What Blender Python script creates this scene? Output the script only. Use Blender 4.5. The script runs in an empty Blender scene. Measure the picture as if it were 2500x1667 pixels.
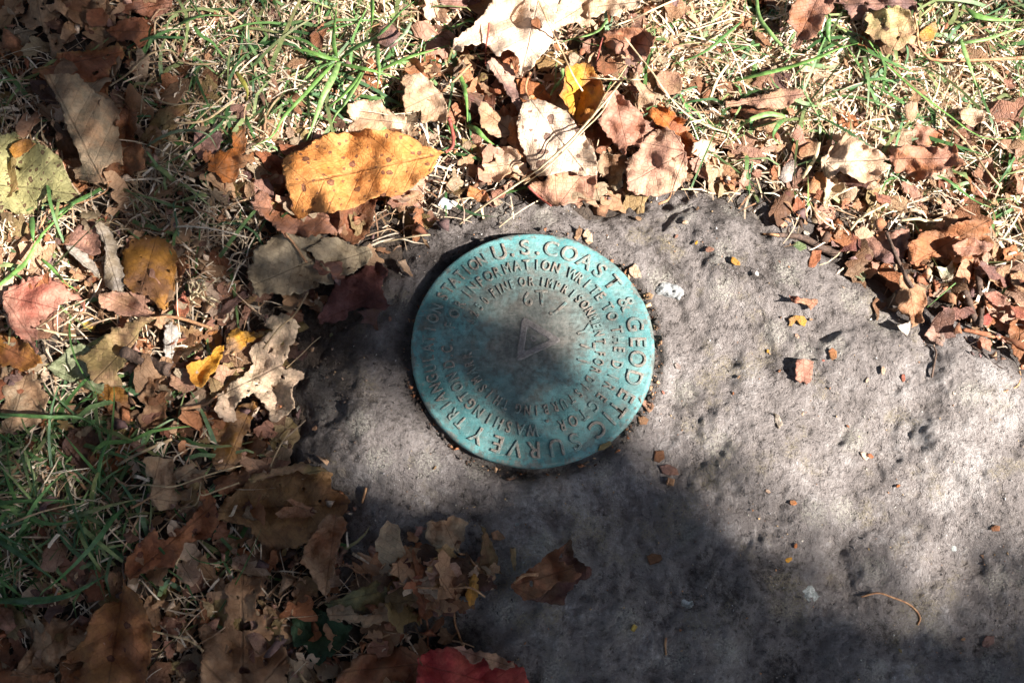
import bpy, math, random
import numpy as np
from mathutils import Vector, Matrix
from mathutils.geometry import delaunay_2d_cdt

random.seed(7)
rng = np.random.default_rng(11)
S = bpy.context.scene
COL = S.collection
R = math.radians

# ------------------------------------------------------------------ camera
LENS, DIST, TILT = 50.0, 0.5297, R(16.5)
cam_d = bpy.data.cameras.new('camera'); cam = bpy.data.objects.new('camera', cam_d); COL.objects.link(cam)
cam_d.lens = LENS; cam_d.sensor_width = 36.0; cam_d.clip_start = 0.01; cam_d.clip_end = 200
cam.location = (0, -DIST*math.sin(TILT), DIST*math.cos(TILT)); cam.rotation_euler = (TILT, 0, 0)
S.camera = cam
# ------------------------------------------------------------------ light
SUN_EL, SUN_AZ = R(43), math.atan2(-0.40, 0.92)          # azimuth measured from +x
SUN = Vector((math.cos(SUN_EL)*math.cos(SUN_AZ), math.cos(SUN_EL)*math.sin(SUN_AZ), math.sin(SUN_EL)))
W = bpy.data.worlds.new('World'); S.world = W; W.use_nodes = True
wn = W.node_tree; bg = wn.nodes['Background']
sky = wn.nodes.new('ShaderNodeTexSky'); sky.sky_type = 'NISHITA'; sky.sun_disc = False
sky.sun_elevation = SUN_EL; sky.sun_rotation = math.pi/2 - SUN_AZ
wn.links.new(sky.outputs[0], bg.inputs[0]); bg.inputs[1].default_value = 0.05
sd = bpy.data.lights.new('sun', 'SUN'); sd.energy = 5.0; sd.angle = R(0.53); sd.color = (1.0, 0.945, 0.89)
sun = bpy.data.objects.new('sun', sd); COL.objects.link(sun)
sun.rotation_euler = (-SUN).to_track_quat('-Z', 'Y').to_euler(); sun.location = SUN*5
vs = S.view_settings; vs.view_transform = 'Standard'; vs.look = 'None'; vs.exposure = 2.06; vs.gamma = 1; vs.use_curve_mapping = False
S.cycles.use_denoising = True; S.cycles.max_bounces = 4; S.cycles.adaptive_threshold = 0.02; S.cycles.caustics_reflective = False; S.cycles.caustics_refractive = False; S.cycles.transparent_max_bounces = 8

# ------------------------------------------------------------------ helpers
CT, ST = math.cos(TILT), math.sin(TILT)
KPX = 36.0/LENS/2500.0
def Pn(px, py, z=0.0):
    """picture point (2500 px wide photograph) -> world point at height z (arrays)"""
    px = np.asarray(px, float); py = np.asarray(py, float); z = np.asarray(z, float)
    dx = (px-1250)*KPX; dy = -(py-833.5)*KPX
    wx, wy, wz = dx, dy*CT+ST, dy*ST-CT
    t = (z-cam.location.z)/wz
    return np.stack([wx*t, cam.location.y+wy*t, z+0*wx], -1)
def topx(w):
    x, y, z = w[:, 0], w[:, 1]-cam.location.y, w[:, 2]-cam.location.z
    cx, cy, cz = x, y*CT+z*ST, -y*ST+z*CT
    return 1250+cx/-cz/KPX, 833.5-cy/-cz/KPX
def P(px, py, z=0.0): return Vector(Pn(px, py, z).tolist())
PXM = np.linalg.norm(Pn(1251, 833)-Pn(1250, 833))         # metres in one photo pixel near the centre

def _h(ix, iy, s):
    n = (ix.astype(np.int64)*374761393 + iy.astype(np.int64)*668265263 + s*974634777) & 0x7fffffff
    n = ((n ^ (n >> 13))*1274126177) & 0x7fffffff
    n = n ^ (n >> 16)
    return n
def perlin(x, y, s=0):
    ix = np.floor(x); iy = np.floor(y); fx = x-ix; fy = y-iy
    u = fx*fx*fx*(fx*(fx*6-15)+10); v = fy*fy*fy*(fy*(fy*6-15)+10)
    def g(a, b):
        t = (_h(ix+a, iy+b, s) % 4096)*(2*math.pi/4096)
        return np.cos(t)*(fx-a)+np.sin(t)*(fy-b)
    return 1.4*((g(0,0)*(1-u)+g(1,0)*u)*(1-v)+(g(0,1)*(1-u)+g(1,1)*u)*v)
def fbm(x, y, o=4, s=0, gain=0.5):
    r = 0; a = 1
    for i in range(o):
        r = r+a*perlin(x*2**i+17.3*i, y*2**i-9.1*i, s+i); a *= gain
    return r
def sstep(a, b, x):
    t = np.clip((x-a)/(b-a), 0, 1); return t*t*(3-2*t)
def inpoly(x, y, poly):
    r = np.zeros(x.shape, bool); n = len(poly)
    for i in range(n):
        x0, y0 = poly[i]; x1, y1 = poly[(i+1) % n]
        if y0 == y1: continue
        c = ((y0 > y) != (y1 > y)) & (x < (x1-x0)*(y-y0)/(y1-y0)+x0)
        r ^= c
    return r
def polydist(x, y, poly):
    d = np.full(x.shape, 1e9); n = len(poly)
    for i in range(n):
        x0, y0 = poly[i]; x1, y1 = poly[(i+1) % n]; ex, ey = x1-x0, y1-y0; l = ex*ex+ey*ey+1e-12
        t = np.clip(((x-x0)*ex+(y-y0)*ey)/l, 0, 1)
        d = np.minimum(d, np.hypot(x-x0-t*ex, y-y0-t*ey))
    return np.where(inpoly(x, y, poly), d, -d)
def gridval(rows, px, py):
    """bilinear lookup in a table of digits, one digit for 100 photo pixels"""
    g = np.array([[int(c) for c in r.replace(' ', '')] for r in rows], float)/9
    x = np.clip(np.asarray(px)/100-0.5, 0, g.shape[1]-1.001); y = np.clip(np.asarray(py)/100-0.5, 0, g.shape[0]-1.001)
    i = x.astype(int); j = y.astype(int); u = x-i; v = y-j
    return (g[j,i]*(1-u)+g[j,i+1]*u)*(1-v)+(g[j+1,i]*(1-u)+g[j+1,i+1]*u)*v

def mesh_obj(name, verts, faces, mat, parent=None, smooth=True, attrs=None, uv=None):
    me = bpy.data.meshes.new(name)
    if isinstance(faces, np.ndarray):
        n, k = faces.shape
        me.vertices.add(len(verts)); me.vertices.foreach_set('co', np.asarray(verts, np.float32).ravel())
        me.loops.add(n*k); me.loops.foreach_set('vertex_index', faces.astype(np.int32).ravel())
        me.polygons.add(n); me.polygons.foreach_set('loop_start', np.arange(0, n*k, k, dtype=np.int32))
        me.update(calc_edges=True)
    else:
        me.from_pydata([tuple(v) for v in verts], [], faces)
    if smooth: me.polygons.foreach_set('use_smooth', np.ones(len(me.polygons), bool))
    for k, a in (attrs or {}).items():
        at = me.attributes.new(k, 'FLOAT_COLOR', 'POINT'); at.data.foreach_set('color', np.asarray(a, np.float32).ravel())
    if uv is not None:
        at = me.attributes.new('leafco', 'FLOAT_VECTOR', 'POINT'); at.data.foreach_set('vector', np.asarray(uv, np.float32).ravel())
    if mat: me.materials.append(mat)
    me.validate(); me.update()
    o = bpy.data.objects.new(name, me); COL.objects.link(o)
    if parent: o.parent = parent
    return o
def tag(o, label=None, cat=None, group=None, kind=None):
    if label: o['label'] = label
    if cat: o['category'] = cat
    if group: o['group'] = group
    if kind: o['kind'] = kind
    return o
def catmull(pts, n=8):
    p = np.array(pts, float)
    if len(p) < 3:
        t = np.linspace(0, 1, n+1)[:, None]; return p[0]*(1-t)+p[1]*t
    q = np.vstack([2*p[0]-p[1], p, 2*p[-1]-p[-2]]); out = []
    for i in range(1, len(q)-2):
        for k in range(n):
            t = k/n
            out.append(0.5*((2*q[i])+(-q[i-1]+q[i+1])*t+(2*q[i-1]-5*q[i]+4*q[i+1]-q[i+2])*t*t+(-q[i-1]+3*q[i]-3*q[i+1]+q[i+2])*t**3))
    out.append(p[-1]); return np.array(out)
def tube(pts, rad, k=6):
    """tube along world points with a radius per point"""
    pts = np.asarray(pts, float); rad = np.broadcast_to(rad, (len(pts),)); V = []; F = []
    d = np.gradient(pts, axis=0); d /= np.linalg.norm(d, axis=1)[:, None]+1e-12
    up = np.array([0, 0, 1.0])
    for p, t, r in zip(pts, d, rad):
        s = np.cross(t, up)
        if np.linalg.norm(s) < 1e-3: s = np.cross(t, [1, 0, 0])
        s /= np.linalg.norm(s); b = np.cross(s, t)
        for i in range(k):
            a = 2*math.pi*i/k; V.append(p+r*(math.cos(a)*s+math.sin(a)*b))
    for i in range(len(pts)-1):
        for j in range(k):
            F.append((i*k+j, i*k+(j+1) % k, (i+1)*k+(j+1) % k, (i+1)*k+j))
    F.append(tuple(range(k-1, -1, -1))); F.append(tuple(range((len(pts)-1)*k, len(pts)*k)))
    return V, F

# ------------------------------------------------------------------ materials
class NT:
    def __init__(s, name):
        s.m = bpy.data.materials.new(name); s.m.use_nodes = True; s.t = s.m.node_tree; s.n = s.t.nodes
        s.bsdf = s.n['Principled BSDF']; s.out = s.n['Material Output']
    def new(s, t, **k):
        n = s.n.new(t)
        for a, b in k.items(): setattr(n, a, b)
        return n
    def put(s, sock, v):
        if isinstance(v, bpy.types.NodeSocket): s.t.links.new(v, sock)
        elif isinstance(v, (tuple, list)) and len(v) == 3 and sock.type == 'RGBA': sock.default_value = (*v, 1)
        else: sock.default_value = v
    def pos(s): return s.new('ShaderNodeNewGeometry').outputs['Position']
    def noise(s, scale, vec=None, detail=4, rough=0.55, dist=0):
        n = s.new('ShaderNodeTexNoise'); s.put(n.inputs['Scale'], scale); n.inputs['Detail'].default_value = detail
        n.inputs['Roughness'].default_value = rough; n.inputs['Distortion'].default_value = dist
        s.put(n.inputs['Vector'], vec if vec is not None else s.pos()); return n.outputs['Fac']
    def voro(s, scale, vec=None, out='Distance', rnd=1.0, feat='F1', dim='3D'):
        n = s.new('ShaderNodeTexVoronoi', feature=feat, voronoi_dimensions=dim); s.put(n.inputs['Scale'], scale); n.inputs['Randomness'].default_value = rnd
        s.put(n.inputs['Vector'], vec if vec is not None else s.pos()); return n.outputs[out]
    def math(s, op, a, b=0.0, c=0.0):
        n = s.new('ShaderNodeMath', operation=op); s.put(n.inputs[0], a); s.put(n.inputs[1], b); s.put(n.inputs[2], c); return n.outputs[0]
    def ss(s, v, a, b, lo=0.0, hi=1.0):
        n = s.new('ShaderNodeMapRange', interpolation_type='SMOOTHSTEP'); s.put(n.inputs[0], v)
        for i, x in enumerate((a, b, lo, hi)): s.put(n.inputs[i+1], x)
        return n.outputs[0]
    def mix(s, f, a, b, mode='MIX'):
        n = s.new('ShaderNodeMix', data_type='RGBA', blend_type=mode); s.put(n.inputs[0], f); s.put(n.inputs[6], a); s.put(n.inputs[7], b); return n.outputs[2]
    def attr(s, name): return s.new('ShaderNodeAttribute', attribute_name=name)
    def bump(s, h, strength=0.5, dist=0.001):
        n = s.new('ShaderNodeBump'); s.put(n.inputs['Strength'], strength); n.inputs['Distance'].default_value = dist; s.put(n.inputs['Height'], h)
        return n.outputs[0]

def mat_rock():
    t = NT('weathered_rock')
    a = t.noise(9, detail=3); b = t.noise(48, detail=5, rough=0.65); c = t.noise(420, detail=5, rough=0.80); d = t.noise(1100, detail=4, rough=0.7)
    f = t.math('ADD', t.math('MULTIPLY', b, 0.50), t.math('MULTIPLY', c, 0.50))
    f = t.math('ADD', f, t.math('MULTIPLY', t.math('SUBTRACT', a, 0.5), 0.40))
    col = t.mix(t.ss(f, 0.37, 0.53), (0.082, 0.068, 0.060), (0.25, 0.217, 0.200))
    col = t.mix(t.ss(f, 0.52, 0.68), col, (0.45, 0.41, 0.385))
    och = t.math('MULTIPLY', t.ss(t.noise(38, detail=4, rough=0.7), 0.53, 0.64), t.ss(d, 0.40, 0.6))
    col = t.mix(t.math('MULTIPLY', och, 0.6), col, (0.30, 0.25, 0.155))
    # crusty round lichens, grey and pale
    v = t.voro(46, out='Distance', dim='2D'); vc = t.voro(46, out='Color', dim='2D')
    sepn = t.new('ShaderNodeSeparateColor'); t.put(sepn.inputs[0], vc)
    rad = t.math('ADD', v, t.math('MULTIPLY', t.math('SUBTRACT', c, 0.5), 0.75))
    lich = t.math('MULTIPLY', t.ss(rad, 0.14, 0.30, 1, 0), t.ss(sepn.outputs[0], 0.38, 0.40))
    lich = t.math('MULTIPLY', lich, t.ss(d, 0.42, 0.58))
    col = t.mix(t.math('MULTIPLY', lich, 0.6), col, (0.47, 0.44, 0.37))
    fl = t.ss(d, 0.60, 0.70)
    col = t.mix(t.math('MULTIPLY', fl, 0.4), col, (0.55, 0.51, 0.48))
    pit = t.ss(t.noise(420, detail=3, rough=0.6), 0.32, 0.42, 1, 0)
    col = t.mix(t.math('MULTIPLY', pit, 0.14), col, (0.075, 0.062, 0.054))
    # soil stain worked into the stone beside the litter
    st = t.attr('stain').outputs['Color']
    sc = t.new('ShaderNodeSeparateColor'); t.put(sc.inputs[0], st)
    sm = t.math('MULTIPLY', sc.outputs[0], t.ss(b, 0.30, 0.66, 1, 0.6))
    col = t.mix(sm, col, (0.052, 0.040, 0.033))
    t.put(t.bsdf.inputs['Base Color'], col); t.bsdf.inputs['Roughness'].default_value = 0.85; t.bsdf.inputs['Specular IOR Level'].default_value = 0.25
    h = t.math('ADD', t.math('MULTIPLY', c, 1.0), t.math('MULTIPLY', d, 0.32))
    h = t.math('SUBTRACT', h, t.math('MULTIPLY', pit, 0.16))
    h = t.math('ADD', h, t.math('MULTIPLY', b, 0.7))
    t.put(t.bsdf.inputs['Normal'], t.bump(h, 1.0, 0.0042)); return t.m
def mat_soil():
    t = NT('dark_soil')
    a = t.noise(60, detail=6, rough=0.7); b = t.noise(700, detail=5, rough=0.7)
    col = t.mix(t.ss(t.math('ADD', t.math('MULTIPLY', a, 0.5), t.math('MULTIPLY', b, 0.5)), 0.35, 0.65), (0.022, 0.016, 0.012), (0.10, 0.072, 0.052))
    t.put(t.bsdf.inputs['Base Color'], col); t.bsdf.inputs['Roughness'].default_value = 0.95
    t.put(t.bsdf.inputs['Normal'], t.bump(b, 0.9, 0.003)); return t.m
def mat_leaf():
    t = NT('dry_leaf')
    A = t.attr('col_a'); B = t.attr('col_b'); L = t.attr('leafco').outputs['Vector']
    sx = t.new('ShaderNodeSeparateXYZ'); t.put(sx.inputs[0], L)
    u, v, palm = sx.outputs
    p = t.pos()
    n1 = t.noise(75, detail=4, rough=0.6); n2 = t.noise(330, detail=5, rough=0.7); n3 = t.noise(1600, detail=3)
    m = t.math('ADD', t.math('MULTIPLY', n1, 0.75), t.math('MULTIPLY', n2, 0.25))
    col = t.mix(t.ss(m, 0.36, 0.62), A.outputs['Color'], B.outputs['Color'])
    col = t.mix(1.0, col, t.mix(t.ss(n2, 0.3, 0.7), (0.80, 0.78, 0.76), (1.20, 1.18, 1.15)), 'MULTIPLY')
    col = t.mix(t.math('MULTIPLY', t.ss(n3, 0.52, 0.72), 0.30), col, t.mix(0.5, col, (0.10, 0.05, 0.03)))
    # veins
    av = t.math('ABSOLUTE', v)
    wob = t.math('MULTIPLY', t.math('SUBTRACT', t.noise(140, detail=2), 0.5), 0.05)
    mid = t.ss(t.math('ABSOLUTE', t.math('ADD', v, t.math('MULTIPLY', wob, 0.35))), 0.003, 0.011, 1, 0)
    sv = t.math('FRACT', t.math('ADD', t.math('MULTIPLY', t.math('SUBTRACT', u, t.math('MULTIPLY', av, 0.75)), 8.5), t.math('MULTIPLY', wob, 5)))
    sec = t.ss(t.math('ABSOLUTE', t.math('SUBTRACT', sv, 0.5)), 0.02, 0.065, 1, 0)
    pin = t.math('MAXIMUM', mid, t.math('MULTIPLY', sec, 0.42))
    ang = t.math('ARCTAN2', v, t.math('ADD', u, 0.02)); rad = t.math('SQRT', t.math('ADD', t.math('MULTIPLY', u, u), t.math('MULTIPLY', v, v)))
    pal = None
    for k in (0, 0.72, -0.72, 1.5, -1.5):
        d = t.math('MULTIPLY', t.math('ABSOLUTE', t.math('SUBTRACT', t.math('ADD', ang, wob), k)), rad)
        q = t.ss(d, 0.004, 0.013, 1, 0); pal = q if pal is None else t.math('MAXIMUM', pal, q)
    pal = t.math('MAXIMUM', pal, t.math('MULTIPLY', sec, 0.28))
    vein = t.math('ADD', t.math('MULTIPLY', pin, t.math('SUBTRACT', 1.0, palm)), t.math('MULTIPLY', pal, palm))
    cells = t.voro(520, out='Distance', feat='DISTANCE_TO_EDGE', dim='2D')
    net = t.ss(cells, 0.02, 0.10, 1, 0)
    col = t.mix(t.math('MULTIPLY', vein, 0.5), col, t.mix(0.62, col, (0.055, 0.025, 0.012)))
    col = t.mix(t.math('MULTIPLY', net, 0.07), col, t.mix(0.5, col, (0.07, 0.03, 0.015)))
    # fungus spots: amount in the alpha of col_a, size in the alpha of col_b
    sc = t.math('ADD', 105.0, t.math('MULTIPLY', B.outputs['Alpha'], 230.0))
    jit = t.new('ShaderNodeVectorMath', operation='ADD'); t.put(jit.inputs[0], p)
    jn = t.new('ShaderNodeTexNoise'); jn.inputs['Scale'].default_value = 420; t.put(jn.inputs['Vector'], p)
    jm = t.new('ShaderNodeVectorMath', operation='SCALE'); t.put(jm.inputs[0], jn.outputs['Color']); jm.inputs['Scale'].default_value = 0.0024
    t.put(jit.inputs[1], jm.outputs[0])
    d = t.voro(sc, vec=jit.outputs[0], dim='2D'); vc = t.voro(sc, vec=jit.outputs[0], out='Color', dim='2D')
    sp = t.new('ShaderNodeSeparateColor'); t.put(sp.inputs[0], vc)
    r = t.math('MULTIPLY_ADD', t.math('POWER', sp.outputs[1], 2.6), 0.21, 0.065)
    spot = t.ss(t.math('SUBTRACT', d, r), 0.0, 0.05, 1, 0)
    on = t.math('LESS_THAN', sp.outputs[0], A.outputs['Alpha'])
    spot = t.math('MULTIPLY', spot, on)
    ring = t.ss(t.math('SUBTRACT', d, t.math('MULTIPLY', r, 0.55)), 0.0, 0.05)
    scol = t.mix(ring, t.mix(0.85, col, (0.12, 0.05, 0.038)), (0.095, 0.032, 0.022))
    col = t.mix(t.math('MULTIPLY', spot, 0.88), col, scol)
    t.put(t.bsdf.inputs['Base Color'], col); t.bsdf.inputs['Roughness'].default_value = 0.62; t.bsdf.inputs['Specular IOR Level'].default_value = 0.35
    h = t.math('ADD', t.math('MULTIPLY', vein, -0.8), t.math('ADD', t.math('MULTIPLY', n2, 0.9), t.math('MULTIPLY', net, -0.35)))
    t.put(t.bsdf.inputs['Normal'], t.bump(h, 0.6, 0.0012))
    tr = t.new('ShaderNodeBsdfTranslucent'); t.put(tr.inputs[0], t.mix(0.4, col, (0.6, 0.25, 0.06), 'MULTIPLY'))
    mx = t.new('ShaderNodeMixShader'); mx.inputs[0].default_value = 0.33
    t.put(mx.inputs[1], t.bsdf.outputs[0]); t.put(mx.inputs[2], tr.outputs[0]); t.put(t.out.inputs[0], mx.outputs[0]); return t.m
def mat_blade():
    t = NT('grass_blade'); A = t.attr('col_a')
    n = t.noise(500, detail=4, rough=0.7)
    col = t.mix(1.0, A.outputs['Color'], t.mix(t.ss(n, 0.3, 0.7), (0.62, 0.62, 0.60), (1.25, 1.22, 1.15)), 'MULTIPLY')
    t.put(t.bsdf.inputs['Base Color'], col); t.bsdf.inputs['Roughness'].default_value = 0.5; t.bsdf.inputs['Specular IOR Level'].default_value = 0.4
    tr = t.new('ShaderNodeBsdfTranslucent'); t.put(tr.inputs[0], col)
    mx = t.new('ShaderNodeMixShader'); mx.inputs[0].default_value = 0.25
    t.put(mx.inputs[1], t.bsdf.outputs[0]); t.put(mx.inputs[2], tr.outputs[0]); t.put(t.out.inputs[0], mx.outputs[0]); return t.m
def mat_plain(name, c1, c2, scale=300, rough=0.8, bump=0.5, bd=0.0008):
    t = NT(name); n = t.noise(scale, detail=5, rough=0.7)
    t.put(t.bsdf.inputs['Base Color'], t.mix(t.ss(n, 0.35, 0.65), c1, c2)); t.bsdf.inputs['Roughness'].default_value = rough
    t.bsdf.inputs['Specular IOR Level'].default_value = 0.3
    t.put(t.bsdf.inputs['Normal'], t.bump(n, bump, bd)); return t.m
def mat_vcol(name, rough=0.85):
    t = NT(name); A = t.attr('col_a'); n = t.noise(900, detail=4, rough=0.7)
    t.put(t.bsdf.inputs['Base Color'], t.mix(1.0, A.outputs['Color'], t.mix(t.ss(n, 0.3, 0.7), (0.6, 0.6, 0.6), (1.25, 1.25, 1.25)), 'MULTIPLY'))
    t.bsdf.inputs['Roughness'].default_value = rough; t.put(t.bsdf.inputs['Normal'], t.bump(n, 0.6, 0.0008)); return t.m

M_ROCK, M_SOIL, M_LEAF, M_BLADE = mat_rock(), mat_soil(), mat_leaf(), mat_blade()
M_CRUMB = mat_vcol('crumb')
M_TWIG = mat_plain('twig_bark', (0.035, 0.022, 0.016), (0.11, 0.07, 0.05), 700)
M_TWIGR = mat_plain('peeled_twig', (0.20, 0.075, 0.035), (0.34, 0.15, 0.08), 500)
M_PET = mat_plain('leaf_stalk', (0.22, 0.10, 0.05), (0.42, 0.24, 0.12), 500, 0.6)
M_PETR = mat_plain('red_leaf_stalk', (0.13, 0.03, 0.02), (0.26, 0.07, 0.05), 500, 0.5)
M_LICHEN = mat_plain('grey_lichen', (0.22, 0.235, 0.215), (0.50, 0.52, 0.49), 600, 0.95, 0.9, 0.002)
M_QUARTZ = mat_plain('pale_stone', (0.15, 0.152, 0.15), (0.34, 0.345, 0.335), 500, 0.85, 0.8, 0.0012)
M_HUSK = mat_plain('white_husk', (0.36, 0.38, 0.39), (0.58, 0.59, 0.58), 500, 0.4)
M_SEED = mat_plain('yellow_seed', (0.35, 0.22, 0.04), (0.52, 0.36, 0.08), 700, 0.5)
M_BARK = mat_plain('tree_bark', (0.05, 0.04, 0.032), (0.16, 0.13, 0.10), 40, 0.95, 0.9, 0.01)
M_CROWN = mat_plain('crown_leaf', (0.045, 0.075, 0.018), (0.10, 0.11, 0.025), 30, 0.6)
M_WARM_CROWN = mat_plain('warm_crown_leaf', (0.11, 0.07, 0.018), (0.24, 0.14, 0.035), 4, 0.6)  # brown picked so the added crowns bounce warm light into the shade

# ------------------------------------------------------------------ ground and rock
ROCK_PX = [(850,640),(960,575),(1150,485),(1330,430),(1500,470),(1700,425),(1850,465),(2000,560),(2150,690),(2330,800),(2500,870),
 (3100,1150),(3600,2000),(3000,2900),(1700,2900),(1150,2300),(1130,1700),(1120,1590),(1000,1530),(830,1420),(820,1230),(700,1090),(690,960),(760,800)]
ROCK = [tuple(P(x, y)[:2]) for x, y in ROCK_PX]
DISC_C = P(1301, 850, 0.004); DISC_R = 295*PXM
BUMPS = [(1655,805,85,-4.2),(1615,910,55,-2.0),(1500,1240,160,-1.5),(2000,800,38,-2.4),(1945,700,60,1.8),(2235,1010,70,-0.8),(2430,1020,80,-3.2),(2380,900,90,2.0),
 (1760,1020,90,2.4),(1850,1120,110,2.0),(2040,1400,70,-3.4),(2010,1340,50,-2.6),(1930,1280,110,2.6),(2180,1310,140,2.8),(2420,1340,60,-2.0),(2330,1500,150,-3.0),
 (2460,1240,80,1.8),(1000,1080,110,2.6),(870,960,90,1.2),(1130,1190,90,-1.6),(1480,640,60,-1.2),(1750,620,120,1.5),(1880,760,30,-2.2),(1790,830,40,-1.6),(2150,1130,50,-1.8),
 (2300,1090,60,1.8),(1330,1400,200,1.5),(1600,1500,180,2.0),(1950,1560,160,-2.0),(1150,1000,40,-1.5),(2090,900,100,1.6),(1690,1130,50,-1.5)]
def rock_h(x, y):
    s = polydist(x, y, ROCK)
    h = -0.010*(1-sstep(-0.006, 0.022, s+0.006*fbm(x*60, y*60, 3, 5))) + np.minimum(0, s+0.003)*0.9
    rel = 0.0042*fbm(x*9, y*9, 2, 31)+0.0034*fbm(x*26, y*26, 3, 41, 0.5)
    w = fbm(x*55+4, y*55, 2, 51)
    rel = rel+0.0015*fbm(x*80+w*0.25, y*80-w*0.25, 3, 61, 0.58)-0.0005*np.abs(fbm(x*60+0.3*w, y*60+0.3*w, 3, 71, 0.6))
    rel = rel+0.00055*fbm(x*230, y*230, 2, 81, 0.8)
    for bx, by, br, bh in BUMPS:
        c = Pn(bx, by); rr = br*PXM; ang = (bx*7+by*3) % 6.28
        dx = x-c[0]; dy = y-c[1]; a = dx*math.cos(ang)+dy*math.sin(ang); b = -dx*math.sin(ang)+dy*math.cos(ang)
        rel = rel+bh*(0.0020 if bh > 0 else 0.0013)*np.exp(-(a*a/(1.7*rr*rr)+b*b/(0.6*rr*rr)))
    dd = np.hypot(x-DISC_C.x, y-DISC_C.y); k = sstep(DISC_R*1.0, DISC_R*1.35, dd)
    rel = rel*(0.25+0.75*k)-0.0035*np.exp(-((dd-DISC_R*1.02)/(0.0028))**2)*(0.6+0.5*np.sin(np.arctan2(y-DISC_C.y, x-DISC_C.x)*3+1))
    return h+rel+0.001
def soil_h(x, y):
    return -0.0085+0.0035*fbm(x*22, y*22, 3, 3)+0.0018*fbm(x*110, y*110, 3, 8)+0.0008*fbm(x*400, y*400, 2, 9)
def ground_h(x, y): return np.maximum(rock_h(x, y), soil_h(x, y))
def axis(lo, hi, step, far, grow):
    a = list(np.arange(lo, hi, step)); s = step; l = lo
    while l > -far: s *= grow; l -= s; a.insert(0, l)
    s = step; l = a[-1]
    while l < far: s *= grow; l += s; a.append(l)
    return np.array(a)
def sheet(name, xs, ys, hf, mat, attrs=None):
    X, Y = np.meshgrid(xs, ys); Z = hf(X, Y); V = np.stack([X, Y, Z], -1).reshape(-1, 3)
    ny, nx = X.shape; i = (np.arange(ny-1)[:, None]*nx+np.arange(nx-1)[None]).ravel()
    at = {k: f(X, Y).reshape(-1, 4) for k, f in (attrs or {}).items()}
    return mesh_obj(name, V, np.stack([i, i+1, i+nx+1, i+nx], -1), mat, attrs=at)
def soil_far(x, y):
    f = 1-sstep(0.5, 1.5, np.hypot(x, y)); return soil_h(x*1.0, y*1.0)*f+(-0.01+0.03*fbm(x*1.1, y*1.1, 3, 2))*(1-f)
soil = tag(sheet('soil', axis(-0.23, 0.23, 0.0018, 40, 1.25), axis(-0.18, 0.19, 0.0018, 40, 1.25), soil_far, M_SOIL), 'dark crumbly soil under the leaf litter and grass', kind='structure')
def stain(x, y):
    s = polydist(x, y, ROCK); c = Pn(790, 850); g = 1.25*np.exp(-(((x-c[0])/(150*PXM))**2+((y-c[1])/(130*PXM))**2))
    c2 = Pn(1010, 880); g = g+0.7*np.exp(-(((x-c2[0])/(60*PXM))**2+((y-c2[1])/(110*PXM))**2))
    c3 = Pn(1010, 620); g = g+0.5*np.exp(-(((x-c3[0])/(120*PXM))**2+((y-c3[1])/(60*PXM))**2))
    dd = np.hypot(x-DISC_C.x, y-DISC_C.y); g = g+0.7*np.exp(-((dd-DISC_R*1.02)/0.003)**2)
    s = s+0.010*fbm(x*45, y*45, 3, 16)
    v = np.clip(g+0.85*(1-sstep(0.0, 0.008+0.018*sstep(0.0, -0.05, x-Pn(1050,600)[0]), s))+0.6*fbm(x*70, y*70, 3, 15)*(g+0.5*(1-sstep(0, .04, s))), 0, 0.95)
    return np.stack([v, v, v, np.ones_like(v)], -1)
rock = tag(sheet('bedrock', axis(-0.20, 0.20, 0.00085, 0.62, 1.12), axis(-0.145, 0.12, 0.00085, 0.55, 1.12), rock_h, M_ROCK, {'stain': stain}), 'pitted grey bedrock slab that carries the disc', kind='structure')

# height raster (10 photo px a cell): everything laid down later rests on what lies there already
RX0, RY0, RC = -300, -300, 10
RW, RHh = 310, 227
gx, gy = np.meshgrid(RX0+RC*(np.arange(RW)+0.5), RY0+RC*(np.arange(RHh)+0.5))
_g = Pn(gx, gy)
HR = ground_h(_g[..., 0], _g[..., 1]); SDR = polydist(_g[..., 0], _g[..., 1], ROCK)
G0 = HR.copy()
LB = np.full(HR.shape, 9.0)                # underside of the lowest leaf in each cell: grass stays beneath it
def _ix(px, py):
    return (np.clip(((np.asarray(px)-RX0)/RC).astype(int), 0, RW-1), np.clip(((np.asarray(py)-RY0)/RC).astype(int), 0, RHh-1))
def hr(px, py, arr=None):
    a = HR if arr is None else arr
    x = np.clip((np.asarray(px, float)-RX0)/RC-0.5, 0, RW-1.001); y = np.clip((np.asarray(py, float)-RY0)/RC-0.5, 0, RHh-1.001)
    i = x.astype(int); j = y.astype(int); u = x-i; v = y-j
    return (a[j, i]*(1-u)+a[j, i+1]*u)*(1-v)+(a[j+1, i]*(1-u)+a[j+1, i+1]*u)*v

# ------------------------------------------------------------------ tables: sun, dry grass, green grass (one digit = 100 photo px)
SUNMAP = ['0123345688999999999999987',
 '0111234689999999999999999',
 '1221247999999999999999999',
 '5221258999999999999999999',
 '8521137999999999999999999',
 '8731124445799999999999999',
 '9875322224468999999999999',
 '9977854111123489899999999',
 '6677885111111369999999999',
 '4454699355211258999999999',
 '2222234578743224799999999',
 '2222233346753111269999999',
 '2222233311111111126888888',
 '2222233311111111112467766',
 '2223333311111111111234443',
 '1223322111111111111222222',
 '1223322111221111111111111']
DRY = ['0001566667411136886865788','2101677777512478988888888','4212577654332344568999888','5213564222231112346899888','2115663112231001234545578',
 '6446773101210000001123467','7522442000000000000000025','4322331000000000000000002','1222210000000000000000001','1122210000000000000000000',
 '4444321100000000000000000','6654321000000000000000000','6653321011100000000000000','5432443222100000000000000','2211443212200000000000000','1211321121100000000000000','1111321110000000000000000']
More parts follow.
